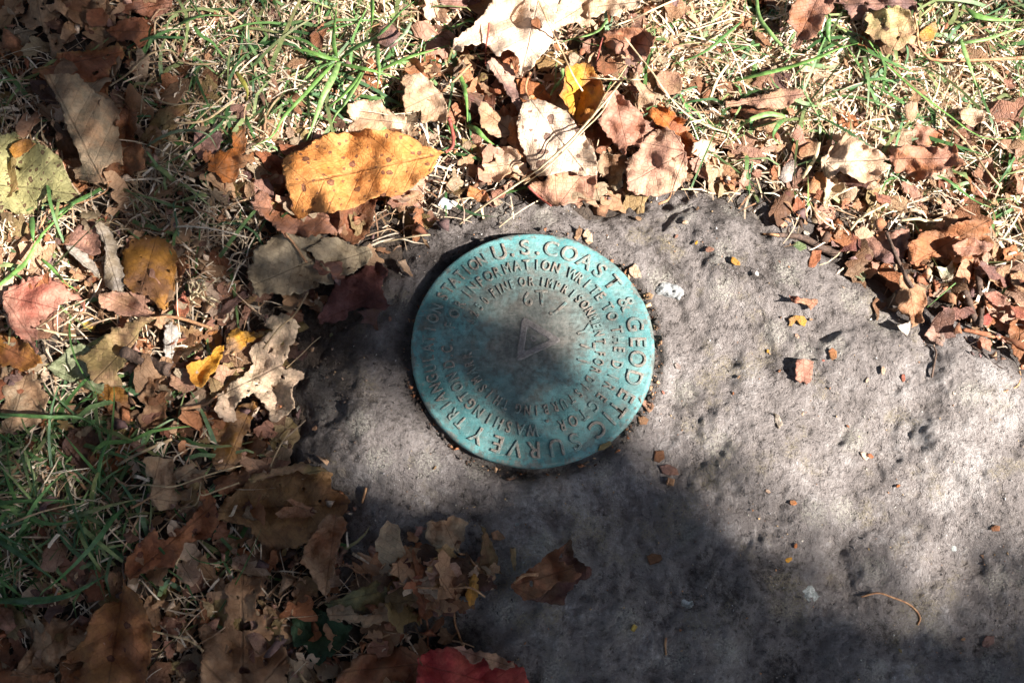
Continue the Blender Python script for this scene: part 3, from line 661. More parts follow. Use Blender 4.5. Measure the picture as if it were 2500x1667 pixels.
# ------------------------------------------------------------------ broken leaf pieces bedded under the whole leaves
def litter(n):
    protos = []
    for k in range(26):
        m = random.choice((7, 8, 9, 11)); pts = []
        for i in range(m):
            th = 2*math.pi*(i+random.uniform(-.35, .35))/m; r = random.uniform(0.42, 1.0)*(1.0 if i % 2 else random.uniform(.5, 1)); pts.append((100*r*math.cos(th), 100*r*math.sin(th)*random.uniform(.6, 1)))
        out = rough_outline(chaikin(np.array(pts), 1), 3.4, 11, 900+k); X, Y = np.meshgrid(np.arange(-100, 101, 34.0), np.arange(-100, 101, 34.0)); X = X.ravel()+rng.uniform(-7, 7, X.size); Y = Y.ravel()+rng.uniform(-7, 7, Y.size)
        kk = inpoly(X, Y, out); r = delaunay_2d_cdt([Vector(v) for v in list(map(tuple, out))+list(zip(X[kk], Y[kk]))], [(i, (i+1) % len(out)) for i in range(len(out))], [], 0, 1e-5)
        v = np.array([tuple(q) for q in r[0]])/100; t = np.array([f for f in r[2] if len(f) == 3]); cc = v[t].mean(1)*100; t = t[inpoly(cc[:, 0], cc[:, 1], out)]
        z = 0.30*fbm(v[:, 0]*0.9+k, v[:, 1]*0.9, 2, k)+random.uniform(-.35, .35)*v[:, 0]**2+random.uniform(-.25, .25)*v[:, 1]**2+0.12*fbm(v[:, 0]*3, v[:, 1]*3+k, 2, k+50)
        protos.append((v, z, t))
    m = 0; PX = []; PY = []
    while m < n:
        x = rng.uniform(-250, 2750, 5000); y = rng.uniform(-250, 1900, 5000); k = rng.random(5000) < gridval(LITTER, x, y)**1.3
        k &= (hr(x, y, SDR) < rng.normal(0.001, 0.0035, 5000)) | (rng.random(5000) < 0.95*np.exp(-(((x-1060)/110)**2+((y-1420)/75)**2))); PX.append(x[k]); PY.append(y[k]); m += k.sum()
    px = np.concatenate(PX)[:n]; py = np.concatenate(PY)[:n]; q_ = 60; px[:q_] = rng.normal(1055, 75, q_); py[:q_] = rng.normal(1415, 48, q_); names = ['tan','brown','tan','pink','purple','pale','rust','dbrown','grey','tan','pink','grey','rust','tan','redbr','olive']
    V = []; F = []; CA = []; CB = []; UV = []; off = 0
    for i in range(n):
        v, z, t = protos[rng.integers(len(protos))]; s = (42+130*rng.random()**1.9)*0.5*PXM*1.25; th = rng.uniform(0, 6.28); el = rng.uniform(.6, 1)
        x = v[:, 0]*s; y = v[:, 1]*s*el; xr = x*math.cos(th)-y*math.sin(th); yr = x*math.sin(th)+y*math.cos(th)
        base = float(hr(px[i], py[i], G0)+0.55*(hr(px[i], py[i])-hr(px[i], py[i], G0)))+0.0012+rng.random()*0.0045; p0 = Pn(px[i], py[i], base)
        zz = base+z*s*rng.choice((-1, 1))*rng.uniform(.6, 1.3)+xr*rng.normal(0, .28)+yr*rng.normal(0, .28)
        V.append(np.stack([p0[0]+xr, p0[1]+yr, zz], -1)); F.append(t+off); off += len(v)
        A = np.array(PAL[names[rng.integers(len(names))]])*rng.uniform(.7, 1.2); B = 0.6*A+0.4*np.array(PAL[names[rng.integers(len(names))]])
        CA.append(np.ones((len(v), 4))*np.array([*A, .15*rng.random()])); CB.append(np.ones((len(v), 4))*np.array([*B, .4])); UV.append(np.stack([v[:, 0]*.5+.5, v[:, 1]*.5+rng.uniform(-.3, .3), np.full(len(v), float(i % 2))], -1))
    V = np.concatenate(V); o = mesh_obj('leaf_litter', V, np.concatenate(F), M_LEAF, attrs={'col_a': np.concatenate(CA), 'col_b': np.concatenate(CB)}, uv=np.concatenate(UV))
    cx, cy = topx(V); i, j = _ix(cx, cy); np.maximum.at(HR, (j, i), V[:, 2]*0.6+hr(cx, cy)*0.4); np.minimum.at(LB, (j, i), V[:, 2])
    return tag(o, 'bed of broken curled brown leaf pieces filling the litter round the rock', 'leaf litter', kind='stuff')
litter(1800)

# ------------------------------------------------------------------ the fallen leaves, lowest first
def lf(label, crop, pts, ca, cb, name='fallen_leaf', **k): return leaf(name, label, crop, pts, ca, cb, **k)
def sc(label, crop, pts, ca, cb, **k): return leaf('leaf_scrap', label, crop, pts, ca, cb, cat='leaf scrap', **k)
# top left
lf('dark orange-brown leaf cut by the top left corner', 'A', [(-40,-40),(150,-40),(140,40),(60,60),(-40,70)], 'brown', 'rust')
lf('tan ragged leaf at the top edge right of the pale lobed one', 'A', [(430,-40),(740,-40),(760,60),(700,180),(560,190),(470,120)], 'tan', 'brown', tear=1.6, palm=1)
lf('pale tan deeply lobed leaf beside the dark top left corner', 'A', [(190,-10),(300,-20),(330,50),(420,100),(400,160),(330,180),(345,230),(470,260),(430,320),(400,400),(350,450),(335,350),(315,230),(290,170),(240,210),(180,190),(130,140),(200,60)], 'grey', 'tan', ax=((350,450),(250,-10)), tear=1.5, holes=((290,60,14),(240,130,9),(380,300,10)), wr=1.2)
sc('dark red-brown scrap between the tan leaves at the top left', 'A', [(590,70),(700,50),(745,110),(720,180),(620,190),(585,130)], 'redbr', 'brown')
lf('dusty pinkish-red leaf at the top edge beside the dim grass', 'A', [(830,40),(920,-20),(1200,-30),(1140,100),(1020,130),(900,90),(820,140),(760,110)], 'pink', 'redbr', palm=1, tear=1.3)
lf('crumpled rust-red leaf above the broad orange-brown one', 'A', [(720,210),(810,150),(900,115),(980,130),(1040,140),(1060,200),(1040,290),(950,330),(900,270),(800,290)], 'rust', 'redbr', palm=1, wr=1.7, lift=.003)
lf('dim brown leaf with round holes in the shade right of the curled tan leaf', 'A', [(940,960),(1020,850),(1080,760),(1160,725),(1290,700),(1310,780),(1230,830),(1190,900),(1160,960),(1050,1000),(1000,975)], 'olive', 'brown', holes=((960,870,22),(1012,872,14),(1097,872,14),(1150,795,7),(1010,960,8),(1170,900,8)))
lf('dark purple-brown leaf peeping out left of the curled tan leaf', 'A', [(200,545),(300,550),(400,650),(400,720),(290,690),(220,620)], 'purple', 'dbrown')
lf('broad orange-brown leaf behind the top of the curled tan leaf', 'A', [(390,360),(520,350),(680,340),(800,290),(860,380),(800,440),(740,480),(760,560),(730,620),(770,700),(680,700),(560,600),(420,560),(300,540),(210,490),(260,460),(370,450)], 'rust', 'redbr', ax=((210,490),(830,360)), holes=((650,500,20),), bow=.05, wr=1.3, edgec=(.45,.30,.10))
lf('dark brown leaf under the left side of the curled tan leaf', 'A', [(330,830),(390,830),(470,900),(580,1090),(590,1130),(500,1150),(430,1100),(380,980),(390,900)], 'brown', 'dbrown')
lf('brown leaf with a curled-up wavy edge under the curled tan leaf', 'A', [(800,720),(940,760),(930,880),(900,940),(960,990),(1000,1080),(990,1150),(930,1180),(830,1210),(750,1255),(690,1220),(690,1180),(720,1150),(780,1090),(800,1000),(790,900)], 'brown', 'rust', wr=1.7, tear=1.3)
lf('big curled tan leaf lying folded in the shade on the left', 'A', [(300,510),(420,505),(540,510),(620,600),(680,650),(760,690),(830,715),(815,800),(810,900),(830,1000),(845,1130),(780,1110),(720,1150),(690,1200),(740,1250),(620,1255),(520,1220),(490,1160),(560,1140),(540,1040),(480,950),(450,850),(415,730),(380,660),(340,590)], 'grey', 'tan', ax=((700,1250),(330,510)), lift=.007, arch=.16, wr=.9, tear=1.0, serr=1.5, stalk=[(740,1250),(720,1310),(600,1370),(430,1410),(330,1450),(270,1568)])
lf('pale yellow-green leaf peppered with black spots at the left edge', 'A', [(-260,1100),(-120,930),(0,905),(105,910),(150,950),(230,960),(300,1000),(400,1060),(450,1170),(480,1250),(560,1330),(480,1390),(340,1370),(260,1400),(230,1470),(90,1460),(40,1430),(-60,1480),(-220,1380)], 'ygreen', (.38,.35,.16), ax=((-260,1230),(560,1330)), spots=.95, ssize=.9, lift=.004, arch=.05, serr=1.0, holes=((120,1150,15),(345,1310,16),(110,1310,9)))
sc('small ochre piece lying on the yellow-green spotted leaf', 'A', [(60,1020),(110,960),(190,950),(240,985),(180,1040),(100,1090)], 'amber', 'brown')
sc('pinkish-brown serrated scrap near the shaded curly grass', 'A', [(1340,890),(1450,910),(1520,890),(1525,960),(1480,1060),(1360,1090),(1325,1010)], 'pink', 'purple', tear=1.6)
sc('tiny mauve leaf chip in the thatch above the pinkish scrap', 'A', [(1570,720),(1640,710),(1690,760),(1660,830),(1580,800)], 'pink', 'purple')
lf('dark red leaf tucked under the left end of the orange spotted leaf', 'A', [(1740,1040),(1850,1030),(1920,1090),(1990,1060),(1990,1280),(1900,1260),(1800,1120)], 'redbr', 'rust', wr=1.3)
lf('orange-tan maple fragment left of the orange spotted leaf', 'A', [(1570,870),(1670,860),(1690,940),(1680,1010),(1650,1070),(1730,1040),(1750,1110),(1640,1150),(1600,1260),(1530,1250),(1480,1180),(1390,1160),(1440,1110),(1420,1060),(1500,1030),(1600,1010)], 'tan', 'orange', palm=1, ax=((1480,1160),(1670,880)), lift=.004, wr=1.2)
sc('mauve-brown scrap with pinholes under the orange leaf tip', 'A', [(1740,1230),(1830,1220),(1870,1290),(1870,1350),(1790,1390),(1730,1380),(1720,1290)], 'pink', 'purple', holes=((1755,1285,5),(1770,1330,6)), lift=.003)
# top middle, left of the big pale leaf
sc('reddish-tan scrap among green blades at the top', 'B', [(450,220),(540,150),(620,120),(650,100),(655,150),(560,180),(540,250),(520,350),(460,310),(430,250)], 'pink', 'rust', lift=.004)
sc('mauve-brown scrap caught in the green grass tuft', 'B', [(900,190),(970,160),(1000,170),(1055,230),(1040,300),(1000,330),(900,300)], 'purple', 'pink', lift=.006)
sc('pinkish scrap at the top edge above the grass tuft', 'B', [(1320,-20),(1530,-20),(1520,40),(1440,65),(1340,40)], 'pink', 'purple', lift=.004)
sc('small brown scrap in the thatch left of the grass tuft', 'B', [(270,450),(320,400),(420,390),(400,450),(320,475)], 'brown', 'tan')
lf('pale tan torn leaf directly above the orange spotted leaf', 'B', [(700,710),(760,680),(830,690),(890,670),(930,690),(1000,760),(1100,800),(1130,840),(1110,930),(1000,930),(830,930),(700,920),(690,870),(740,830),(700,790)], 'pale', 'tan', ax=((1130,850),(700,800)), lift=.004, wr=1.3, tear=1.3, holes=((935,785,10),))
lf('sunlit tan leaf with a bitten lower edge above the orange leaf stalk', 'B', [(1050,560),(1090,510),(1190,500),(1250,540),(1300,600),(1345,625),(1370,720),(1380,780),(1370,860),(1310,830),(1280,850),(1200,830),(1190,760),(1130,760),(1095,790),(1070,660),(1090,600)], 'pale', 'tan', ax=((1345,625),(1090,740)), lift=.006, arch=.10, wr=1.2, stalk=[(1345,625),(1420,560),(1540,440)])
# middle under the orange leaf
lf('crumpled reddish-tan leaf crushed under the orange spotted leaf', 'F', [(430,-20),(480,-90),(560,-60),(680,-40),(850,-60),(1000,-40),(1010,60),(990,160),(940,190),(870,190),(760,200),(650,205),(560,130),(470,50)], 'pink', 'rust', tear=1.8, wr=1.8)
lf('dark reddish-brown leaf right below the orange spotted leaf', 'F', [(990,-40),(1100,-70),(1230,-30),(1200,90),(1180,200),(1080,260),(990,200),(980,100)], 'redbr', 'brown', wr=1.3)
lf('orange leathery leaf with purple spots and a dark red stalk', 'B', [(240,1110),(290,1060),(400,1010),(520,930),(570,905),(640,920),(740,900),(820,880),(900,890),(960,890),(1060,905),(1130,930),(1200,980),(1280,1010),(1330,1035),(1370,1040),(1330,1060),(1300,1100),(1290,1150),(1270,1180),(1180,1240),(1120,1300),(1050,1340),(980,1350),(900,1345),(820,1370),(760,1420),(680,1430),(590,1460),(520,1450),(440,1460),(380,1500),(330,1490),(305,1430),(310,1370),(280,1300),(260,1220),(250,1150)], (.50,.185,.04), (.54,.25,.08), ax=((1370,1045),(290,1270)), lift=.010, arch=.06, wr=.75, wave=.014, spots=.9, ssize=.40, tear=.7, serr=1.2, sm=2, stalk=[(1370,1042),(1410,1010),(1420,960),(1408,880),(1388,810)], stalk_r=.0009, stalk_m=M_PETR)
sc('tan scrap below the right end of the orange leaf', 'B', [(1000,1400),(1060,1360),(1150,1300),(1230,1310),(1200,1370),(1110,1420),(1050,1450)], 'tan', 'brown', tear=1.6)
# top centre
lf('tan leaf at the top edge right of the big pale leaf', 'C', [(960,-30),(1290,-30),(1300,40),(1240,70),(1180,60),(1170,120),(1100,110),(1060,80),(960,130),(930,100)], 'tan', 'pale', lift=.005, palm=1)
lf('deep orange leaf shaded under the big pale leaf', 'C', [(320,350),(400,330),(460,370),(470,460),(450,510),(400,480),(350,420)], 'rust', 'redbr')
lf('orange-brown narrow leaf below the big pale leaf', 'C', [(450,545),(540,520),(650,600),(685,660),(670,700),(560,720),(480,700),(455,620)], 'orange', 'rust', lift=.003, spots=.3)
lf('rolled pinkish leaf with purple blotches under the big pale leaf', 'C', [(250,430),(290,390),(330,400),(390,440),(430,480),(450,600),(485,700),(480,790),(430,700),(340,570),(270,480)], (.55,.36,.27), 'purple', ax=((270,410),(470,760)), arch=.14, lift=.005, wr=.6, holes=((370,497,8),))
lf('pale tan half of a leaf beside the big pale leaf', 'C', [(770,-40),(960,-40),(1000,60),(960,100),(950,180),(890,180),(860,150),(750,195),(715,220),(690,180),(730,60)], 'pale', 'tan', lift=.008, tilt=(-.12,0))
lf('big bleached cream leaf at the top with torn lobes', 'C', [(330,-60),(760,-60),(725,100),(700,220),(690,300),(640,360),(580,430),(500,530),(460,515),(475,440),(450,380),(400,330),(355,355),(340,390),(255,330),(190,305),(90,310),(70,355),(10,340),(20,270),(140,180),(215,110)], 'cream', 'pale', ax=((610,-60),(480,520)), lift=.011, bow=.03, arch=.06, wr=1.0, tear=.9, holes=((590,170,30),(545,70,7)), stalk=None)
sc('red-brown curled scrap at the hole of the big cream leaf', 'C', [(545,140),(590,115),(615,150),(615,215),(580,200),(550,180)], 'rust', 'brown', lift=.001)
sc('pinkish-brown scrap right of the big cream leaf', 'C', [(900,290),(960,260),(1030,280),(1020,350),(950,375),(905,340)], 'pink', 'brown', lift=.003)
lf('crumpled reddish-tan leaf between straws at the top', 'C', [(1050,230),(1120,190),(1240,190),(1320,200),(1400,250),(1390,330),(1340,400),(1270,440),(1200,390),(1110,350),(1050,320)], 'pink', 'rust', lift=.006, wr=1.9, tear=1.2, palm=1, stalk=[(1040,260),(1020,330),(1000,430),(985,470)], stalk_m=M_PETR, stalk_r=.0005)
sc('dark brown scrap above the reddish-brown leaf', 'C', [(1000,430),(1020,380),(1080,370),(1130,430),(1140,490),(1050,520),(1000,480)], 'brown', 'redbr', lift=.005)
sc('pinkish-tan flat scrap by the long green blade', 'C', [(1400,520),(1440,480),(1560,500),(1590,570),(1570,640),(1480,650),(1420,600)], 'pink', 'tan', lift=.003)
lf('twisted tan leaf right of the amber-yellow leaf', 'C', [(1220,490),(1280,500),(1300,560),(1370,600),(1410,660),(1400,720),(1280,760),(1270,690),(1290,630),(1230,560)], 'pale', 'tan', lift=.006, arch=.12, wr=1.6)
lf('rust-orange leaf behind the round pinkish-tan leaf', 'C', [(1300,770),(1430,730),(1510,730),(1540,790),(1620,820),(1590,870),(1650,920),(1700,980),(1680,1030),(1620,1080),(1540,1030),(1480,900),(1420,850),(1360,800)], 'orange', 'rust', lift=.004, wr=1.6, tear=1.6, spots=.2)
sc('bleached scrap in the sun right of the round pinkish leaf', 'C', [(1660,980),(1730,950),(1810,980),(1800,1060),(1720,1090),(1650,1050)], 'cream', 'pale', lift=.002)
lf('amber-yellow leaf with dark specks beside the straws', 'C', [(740,650),(780,560),(770,480),(820,440),(900,430),(970,440),(990,500),(1030,560),(1050,640),(1020,720),(980,800),(930,860),(880,850),(850,810),(820,790),(780,700)], 'yellow', 'rust', ax=((930,440),(850,810)), lift=.007, fold=.35, wr=1.3, spots=.45, ssize=.5)
lf('glossy reddish-brown cupped leaf right of the amber-yellow leaf', 'C', [(1050,640),(1130,600),(1200,680),(1290,760),(1340,850),(1330,930),(1290,1000),(1210,1000),(1190,1060),(1100,970),(1040,890),(1000,820),(1050,740)], 'redbr', 'pink', ax=((1120,620),(1210,1040)), lift=.009, arch=.12, wr=1.4)
lf('pale torn leaf left of the brown-spotted cream leaf', 'C', [(190,740),(210,690),(280,730),(340,790),(430,790),(460,830),(440,880),(400,920),(350,950),(290,930),(210,870),(200,800)], 'pale', 'tan', lift=.006, palm=1)
lf('tan shaded leaf under the left edge of the spotted cream leaf', 'C', [(400,840),(450,790),(490,850),(510,1000),(510,1090),(450,1050),(390,960)], 'tan', 'orange', lift=.003)
lf('pale leaf with torn lobes below left of the spotted cream leaf', 'C', [(290,1010),(370,990),(420,1000),(480,1060),(550,1170),(480,1200),(420,1180),(370,1200),(330,1250),(260,1240),(230,1200),(220,1130),(300,1100),(290,1050)], 'pale', 'tan', lift=.004, wr=1.4, tear=1.4)
sc('orange curled scrap on the soil above the disc', 'C', [(130,1260),(190,1290),(250,1310),(270,1370),(180,1380),(110,1340)], 'orange', 'tan', lift=.003, wr=1.6)
sc('dark red frayed scrap beside the orange curl above the disc', 'C', [(270,1300),(380,1290),(440,1240),(430,1290),(360,1350),(290,1350)], 'redbr', 'pink', tear=1.8)
lf('tan pointed maple leaf at the rock edge under the spotted cream leaf', 'C', [(560,1240),(640,1240),(680,1160),(760,1150),(820,1150),(900,1170),(1000,1190),(990,1280),(985,1350),(1015,1420),(900,1370),(880,1420),(810,1390),(730,1410),(690,1415),(610,1340),(530,1280)], 'tan', 'pink', ax=((730,1410),(900,1190)), palm=1, lift=.005, wr=.9, stalk=[(690,1410),(620,1360),(530,1275)], stalk_m=M_PETR)
lf('cream oval leaf covered in rust-brown spots', 'C', [(470,750),(500,700),(580,675),(660,700),(740,730),(800,770),(850,840),(900,890),(930,950),(980,1030),(1000,1120),(1000,1200),(880,1200),(820,1170),(700,1190),(600,1210),(550,1160),(520,1100),(480,1000),(460,920),(455,830)], 'cream', 'pale', ax=((540,680),(930,1200)), lift=.009, arch=.05, fold=-.12, wr=.8, spots=.9, ssize=.22, tear=.6, serr=1.0, stalk=[(540,680),(515,620),(520,560),(545,500)])
lf('dark brown crushed leaf between the maple and the round leaf', 'C', [(1040,1030),(1090,1060),(1140,1060),(1200,1060),(1220,1120),(1170,1200),(1180,1280),(1130,1300),(1080,1260),(1050,1200),(1000,1170),(1000,1120)], 'brown', 'grey', wr=1.9, lift=.003)
lf('round puckered pinkish-tan leaf on the upper rock edge', 'C', [(1190,1110),(1240,1060),(1290,1010),(1320,950),(1380,890),(1470,870),(1540,900),(1580,960),(1600,1030),(1620,1070),(1625,1150),(1590,1250),(1540,1310),(1480,1320),(1410,1345),(1330,1340),(1260,1335),(1215,1300),(1200,1200)], (.50,.33,.22), 'pink', ax=((1600,1040),(1220,1250)), lift=.008, arch=.13, bow=.05, wr=1.0, palm=1, tear=1.1, holes=((1520,1085,12),), stalk=[(1510,1320),(1480,1370),(1420,1395)])
sc('purplish ragged scrap at the rock edge right of the round leaf', 'C', [(1630,1100),(1690,1080),(1760,1150),(1780,1200),(1770,1240),(1700,1210),(1640,1150)], 'purple', 'pink', tear=1.6, lift=.003)
# top right
lf('brown pointed leaf hanging from the top edge on the right', 'D', [(330,130),(370,60),(420,-20),(660,-20),(700,-60),(650,80),(610,110),(560,220),(510,260),(450,280),(420,340),(370,330),(400,240),(380,180),(330,150)], 'pink', 'rust', ax=((560,-40),(390,330)), lift=.010, fold=.2, wr=.9, serr=1.5)
lf('purplish-brown leaf behind the olive leaf at the top right', 'D', [(690,-40),(1220,-40),(1230,80),(1180,110),(1080,70),(960,80),(900,60),(840,150),(780,130),(700,20)], 'pink', 'purple', lift=.005, holes=((880,25,14),))
sc('yellowish scrap beside the olive leaf at the top right', 'D', [(1290,180),(1360,140),(1365,220),(1340,270),(1270,290),(1230,240)], 'yellow', 'tan', lift=.004)
lf('olive-yellow leaf with two round holes at the top right', 'D', [(880,90),(960,70),(1010,60),(1080,40),(1180,70),(1210,150),(1240,230),(1210,300),(1140,330),(1100,350),(1030,320),(980,280),(930,270),(870,220),(900,170),(870,130)], (.46,.40,.18), 'tan', ax=((1210,60),(1060,340)), lift=.009, arch=.06, holes=((995,130,15),(997,167,14),(1097,262,13),(1110,225,5)), spots=.15, ssize=.6, stalk=[(1210,90),(1230,200),(1240,310),(1300,390),(1350,410),(1480,415),(1700,410),(1980,395)], stalk_r=.0008)
lf('dark red-brown leaf under the rolled brown one on the right', 'D', [(-60,720),(60,710),(250,740),(310,770),(220,830),(100,820),(-40,800)], 'redbr', 'brown', lift=.002)
sc('brick-red scrap in the grass below the rolled brown leaf', 'D', [(100,850),(200,810),(330,800),(320,860),(220,910),(130,890)], 'rust', 'tan', lift=.002)
lf('long brown leaf rolled into a tube in the right-hand grass', 'D', [(-80,690),(0,680),(120,660),(250,620),(380,600),(450,610),(470,660),(400,680),(360,730),(280,755),(150,740),(30,720),(-80,740)], 'pink', 'tan', ax=((-80,715),(470,640)), lift=.008, arch=.10, wr=.5, tear=.8)
sc('upright tan scrap in the thatch on the right', 'D', [(1140,720),(1180,690),(1230,700),(1240,770),(1200,830),(1150,810)], 'pale', 'tan', lift=.006)
sc('tan curled flake near the long straw on the right', 'D', [(1500,760),(1580,740),(1700,760),(1680,830),(1600,870),(1540,820)], 'tan', 'pale', lift=.005, wr=1.7)
lf('reddish crumbled leaf above the big reddish-tan leaf on the right', 'D', [(1180,900),(1240,850),(1330,870),(1400,900),(1390,970),(1310,1000),(1220,990)], 'rust', 'pink', tear=2.0, wr=1.7)
lf('mauve scrap of leaf at the rock edge below the thatch', 'D', [(280,1220),(330,1110),(400,1090),(410,1160),(370,1240),(320,1250)], 'purple', 'ash', lift=.002)
lf('orange-brown leaf left of the big folded tan leaf on the right', 'D', [(360,1030),(400,970),(470,950),(560,980),(600,1000),(560,1060),(440,1090)], 'rust', 'tan', lift=.003)
lf('pale yellowish leaf tip poking out under the folded tan leaf', 'D', [(600,1200),(720,1190),(740,1290),(690,1340),(640,1350),(620,1420),(590,1420),(600,1320)], (.58,.52,.33), 'pale', lift=.002)
sc('orange-tan scrap left of the pale yellowish tip', 'D', [(470,1260),(540,1180),(620,1170),(610,1280),(560,1320),(490,1320)], 'tan', 'orange', lift=.002)
lf('brown leaf in the litter at the right below the long straw', 'D', [(1600,1180),(1660,1100),(1740,1080),(1760,1180),(1720,1280),(1640,1250)], 'brown', 'pink', lift=.003)
lf('long reddish-tan crumpled leaf right of the folded tan leaf', 'D', [(1050,1010),(1200,1000),(1290,990),(1400,1010),(1480,980),(1530,1080),(1560,1120),(1430,1150),(1330,1210),(1220,1240),(1150,1200),(1080,1180),(1050,1100)], 'pink', 'rust', ax=((1060,1090),(1550,1080)), lift=.006, arch=.10, wr=1.7, tear=1.3)
lf('big folded tan leaf in the litter at the right', 'D', [(580,1080),(640,1010),(700,960),(750,900),(860,970),(940,1020),(1045,1085),(990,1105),(1060,1140),(1000,1180),(930,1240),(980,1270),(900,1310),(830,1240),(780,1200),(700,1180),(620,1230),(575,1150)], 'tan', 'pale', ax=((600,1110),(1040,1090)), lift=.008, arch=.12, wr=1.1, serr=1.5, palm=1)
# right litter by the rock (crop K)
lf('big shaded brown leaf in the litter above the right rock edge', 'K', [(1090,240),(1200,160),(1300,150),(1420,110),(1560,80),(1620,100),(1610,190),(1650,260),(1560,330),(1400,370),(1300,330),(1200,350),(1150,390),(1090,360)], 'rust', 'brown', ax=((1600,100),(1130,370)), lift=.004, arch=.08, wr=1.3)
lf('purplish-brown leaf on the rock edge crossed by a dark stalk', 'K', [(795,190),(860,160),(960,170),(1090,150),(1105,240),(1080,310),(1040,380),(980,375),(920,360),(860,330),(800,260)], 'purple', 'pink', ax=((960,170),(1040,380)), lift=.004, wr=.8)
sc('dark red strip of leaf left of the purplish-brown leaf', 'K', [(640,300),(700,250),(740,170),(790,170),(800,260),(780,300),(720,300)], 'maroon', 'redbr', lift=.001)
sc('orange-brown flap beside the big brown leaf on the right', 'K', [(1370,260),(1420,230),(1500,210),(1640,250),(1600,300),(1480,330),(1400,320)], 'rust', 'pink', lift=.003)
lf('orange-tan curled leaf hanging over the right rock edge', 'K', [(1040,450),(1090,430),(1130,500),(1200,540),(1210,620),(1180,700),(1190,740),(1110,790),(1090,720),(1040,680),(1010,610),(1030,520)], 'rust', 'tan', ax=((1080,430),(1140,780)), lift=.006, arch=.14, wr=1.2, serr=1.0)
sc('bleached curled scrap on the rock below the orange-tan leaf', 'K', [(1020,770),(1060,760),(1105,740),(1100,800),(1080,835),(1040,800)], 'cream', 'white', lift=.002)
sc('pinkish pale scrap at the rock edge right of the bleached one', 'K', [(1190,830),(1240,770),(1300,780),(1330,860),(1310,900),(1240,870)], 'ash', 'pink', lift=.001)
sc('grey-green scrap of leaf on the rock edge', 'K', [(700,370),(750,360),(800,410),(830,460),(800,490),(760,460),(700,430)], 'sage', 'green', lift=.001)
sc('pale sage star-shaped scrap in the right litter', 'K', [(1270,390),(1330,400),(1370,350),(1390,420),(1370,470),(1310,490)], 'sage', 'cream', lift=.004)
sc('red scrap lying right of the dark sticks', 'K', [(1570,560),(1650,550),(1720,590),(1700,650),(1620,640)], 'red', 'pink', lift=.004)
sc('orange-brown scrap at the right edge above the red one', 'K', [(1740,440),(1800,420),(1880,450),(1880,560),(1800,560),(1750,500)], 'rust', 'tan', lift=.004)
lf('rusty serrated leaf dangling over the rock at the right edge', 'K', [(1740,740),(1800,720),(1890,790),(1890,1000),(1810,1030),(1760,940),(1730,830)], 'rust', 'brown', ax=((1790,720),(1815,1030)), lift=.004, wr=1.2, serr=2)
sc('reddish scrap at the right edge beside the rusty serrated leaf', 'K', [(1740,640),(1830,650),(1850,730),(1780,720)], 'red', 'rust', lift=.004)
sc('deep red curled scrap at the foot of the dark sticks', 'K', [(1560,720),(1600,690),(1630,730),(1600,770),(1565,760)], 'red', 'crimson', lift=.003)
# left middle (crop E)
lf('dim orange-brown leaf at the left edge under the brick-red leaf', 'E', [(-60,860),(100,900),(190,950),(270,1020),(290,1080),(150,1140),(50,1100),(-60,1080)], 'rust', 'amber', lift=.002)
lf('amber and brown leaf with tiny holes in the left middle', 'E', [(830,310),(880,280),(900,240),(1000,210),(1080,210),(1170,270),(1210,340),(1210,420),(1200,500),(1200,600),(1180,660),(1120,720),(1080,700),(1000,620),(900,600),(850,530),(820,420),(830,350)], 'amber', 'brown', ax=((1070,210),(960,600)), lift=.004, wr=.9, holes=((963,358,6),(905,253,8),(950,525,10),(1150,450,12),(992,572,6),(1030,350,4)), serr=1.2)
lf('purplish-brown leaf between two rolled beige leaf edges', 'E', [(440,260),(480,170),(600,105),(650,120),(680,220),(690,330),(640,350),(540,310),(440,300)], 'purple', 'pink', lift=.003)
lf('beige ribbed leaf edge rolled up at the left', 'E', [(450,280),(520,280),(600,340),(650,400),(680,470),(680,510),(600,440),(520,370),(470,330)], 'grey', 'ash', ax=((440,280),(690,510)), arch=.10, lift=.006, wr=.5)
lf('long beige ribbed leaf rolled like a caterpillar beside the amber leaf', 'E', [(650,110),(700,120),(760,180),(800,250),(800,350),(830,420),(850,530),(840,590),(770,580),(710,560),(705,450),(720,370),(720,280),(660,200)], 'grey', 'ash', ax=((670,110),(810,590)), arch=.12, lift=.006, wr=.5)
lf('brick-red torn maple leaf at the left edge', 'E', [(10,590),(60,560),(140,540),(150,490),(175,530),(200,490),(260,490),(320,475),(420,530),(480,600),(540,620),(590,660),(580,740),(530,660),(470,650),(440,680),(400,690),(390,730),(340,760),(270,790),(250,870),(255,920),(220,910),(265,1000),(250,1020),(190,940),(120,890),(60,830),(30,740),(20,660)], 'red', 'pink', ax=((20,620),(420,720)), palm=1, lift=.007, wr=.9)
lf('red-orange scrap at the base of the amber leaf', 'E', [(1190,690),(1260,580),(1280,640),(1300,700),(1270,770),(1210,760)], 'red', 'rust', lift=.002)
lf('dusky pink narrow leaf on dark soil right of the dry tuft', 'F', [(400,550),(420,580),(360,610),(310,660),(260,700),(250,730),(190,720),(240,650),(300,590),(370,550)], 'pink', 'purple', lift=.003, fold=.2)
lf('maple leaf of dull tan at the left edge, points upward', 'E', [(-40,1200),(0,1200),(30,1100),(90,1190),(160,1170),(230,1130),(220,1210),(300,1170),(280,1260),(340,1290),(330,1340),(310,1400),(350,1430),(260,1500),(150,1530),(60,1560),(-40,1560),(20,1450),(0,1400),(30,1330),(20,1250)], 'tan', 'grey', ax=((60,1540),(180,1170)), palm=1, lift=.004, wr=1.0)
lf('dark amber leaf in the shade below the green leaf', 'E', [(660,1200),(800,1230),(870,1290),(890,1380),(870,1460),(780,1440),(700,1390),(650,1300)], 'amber', 'brown', lift=.001)
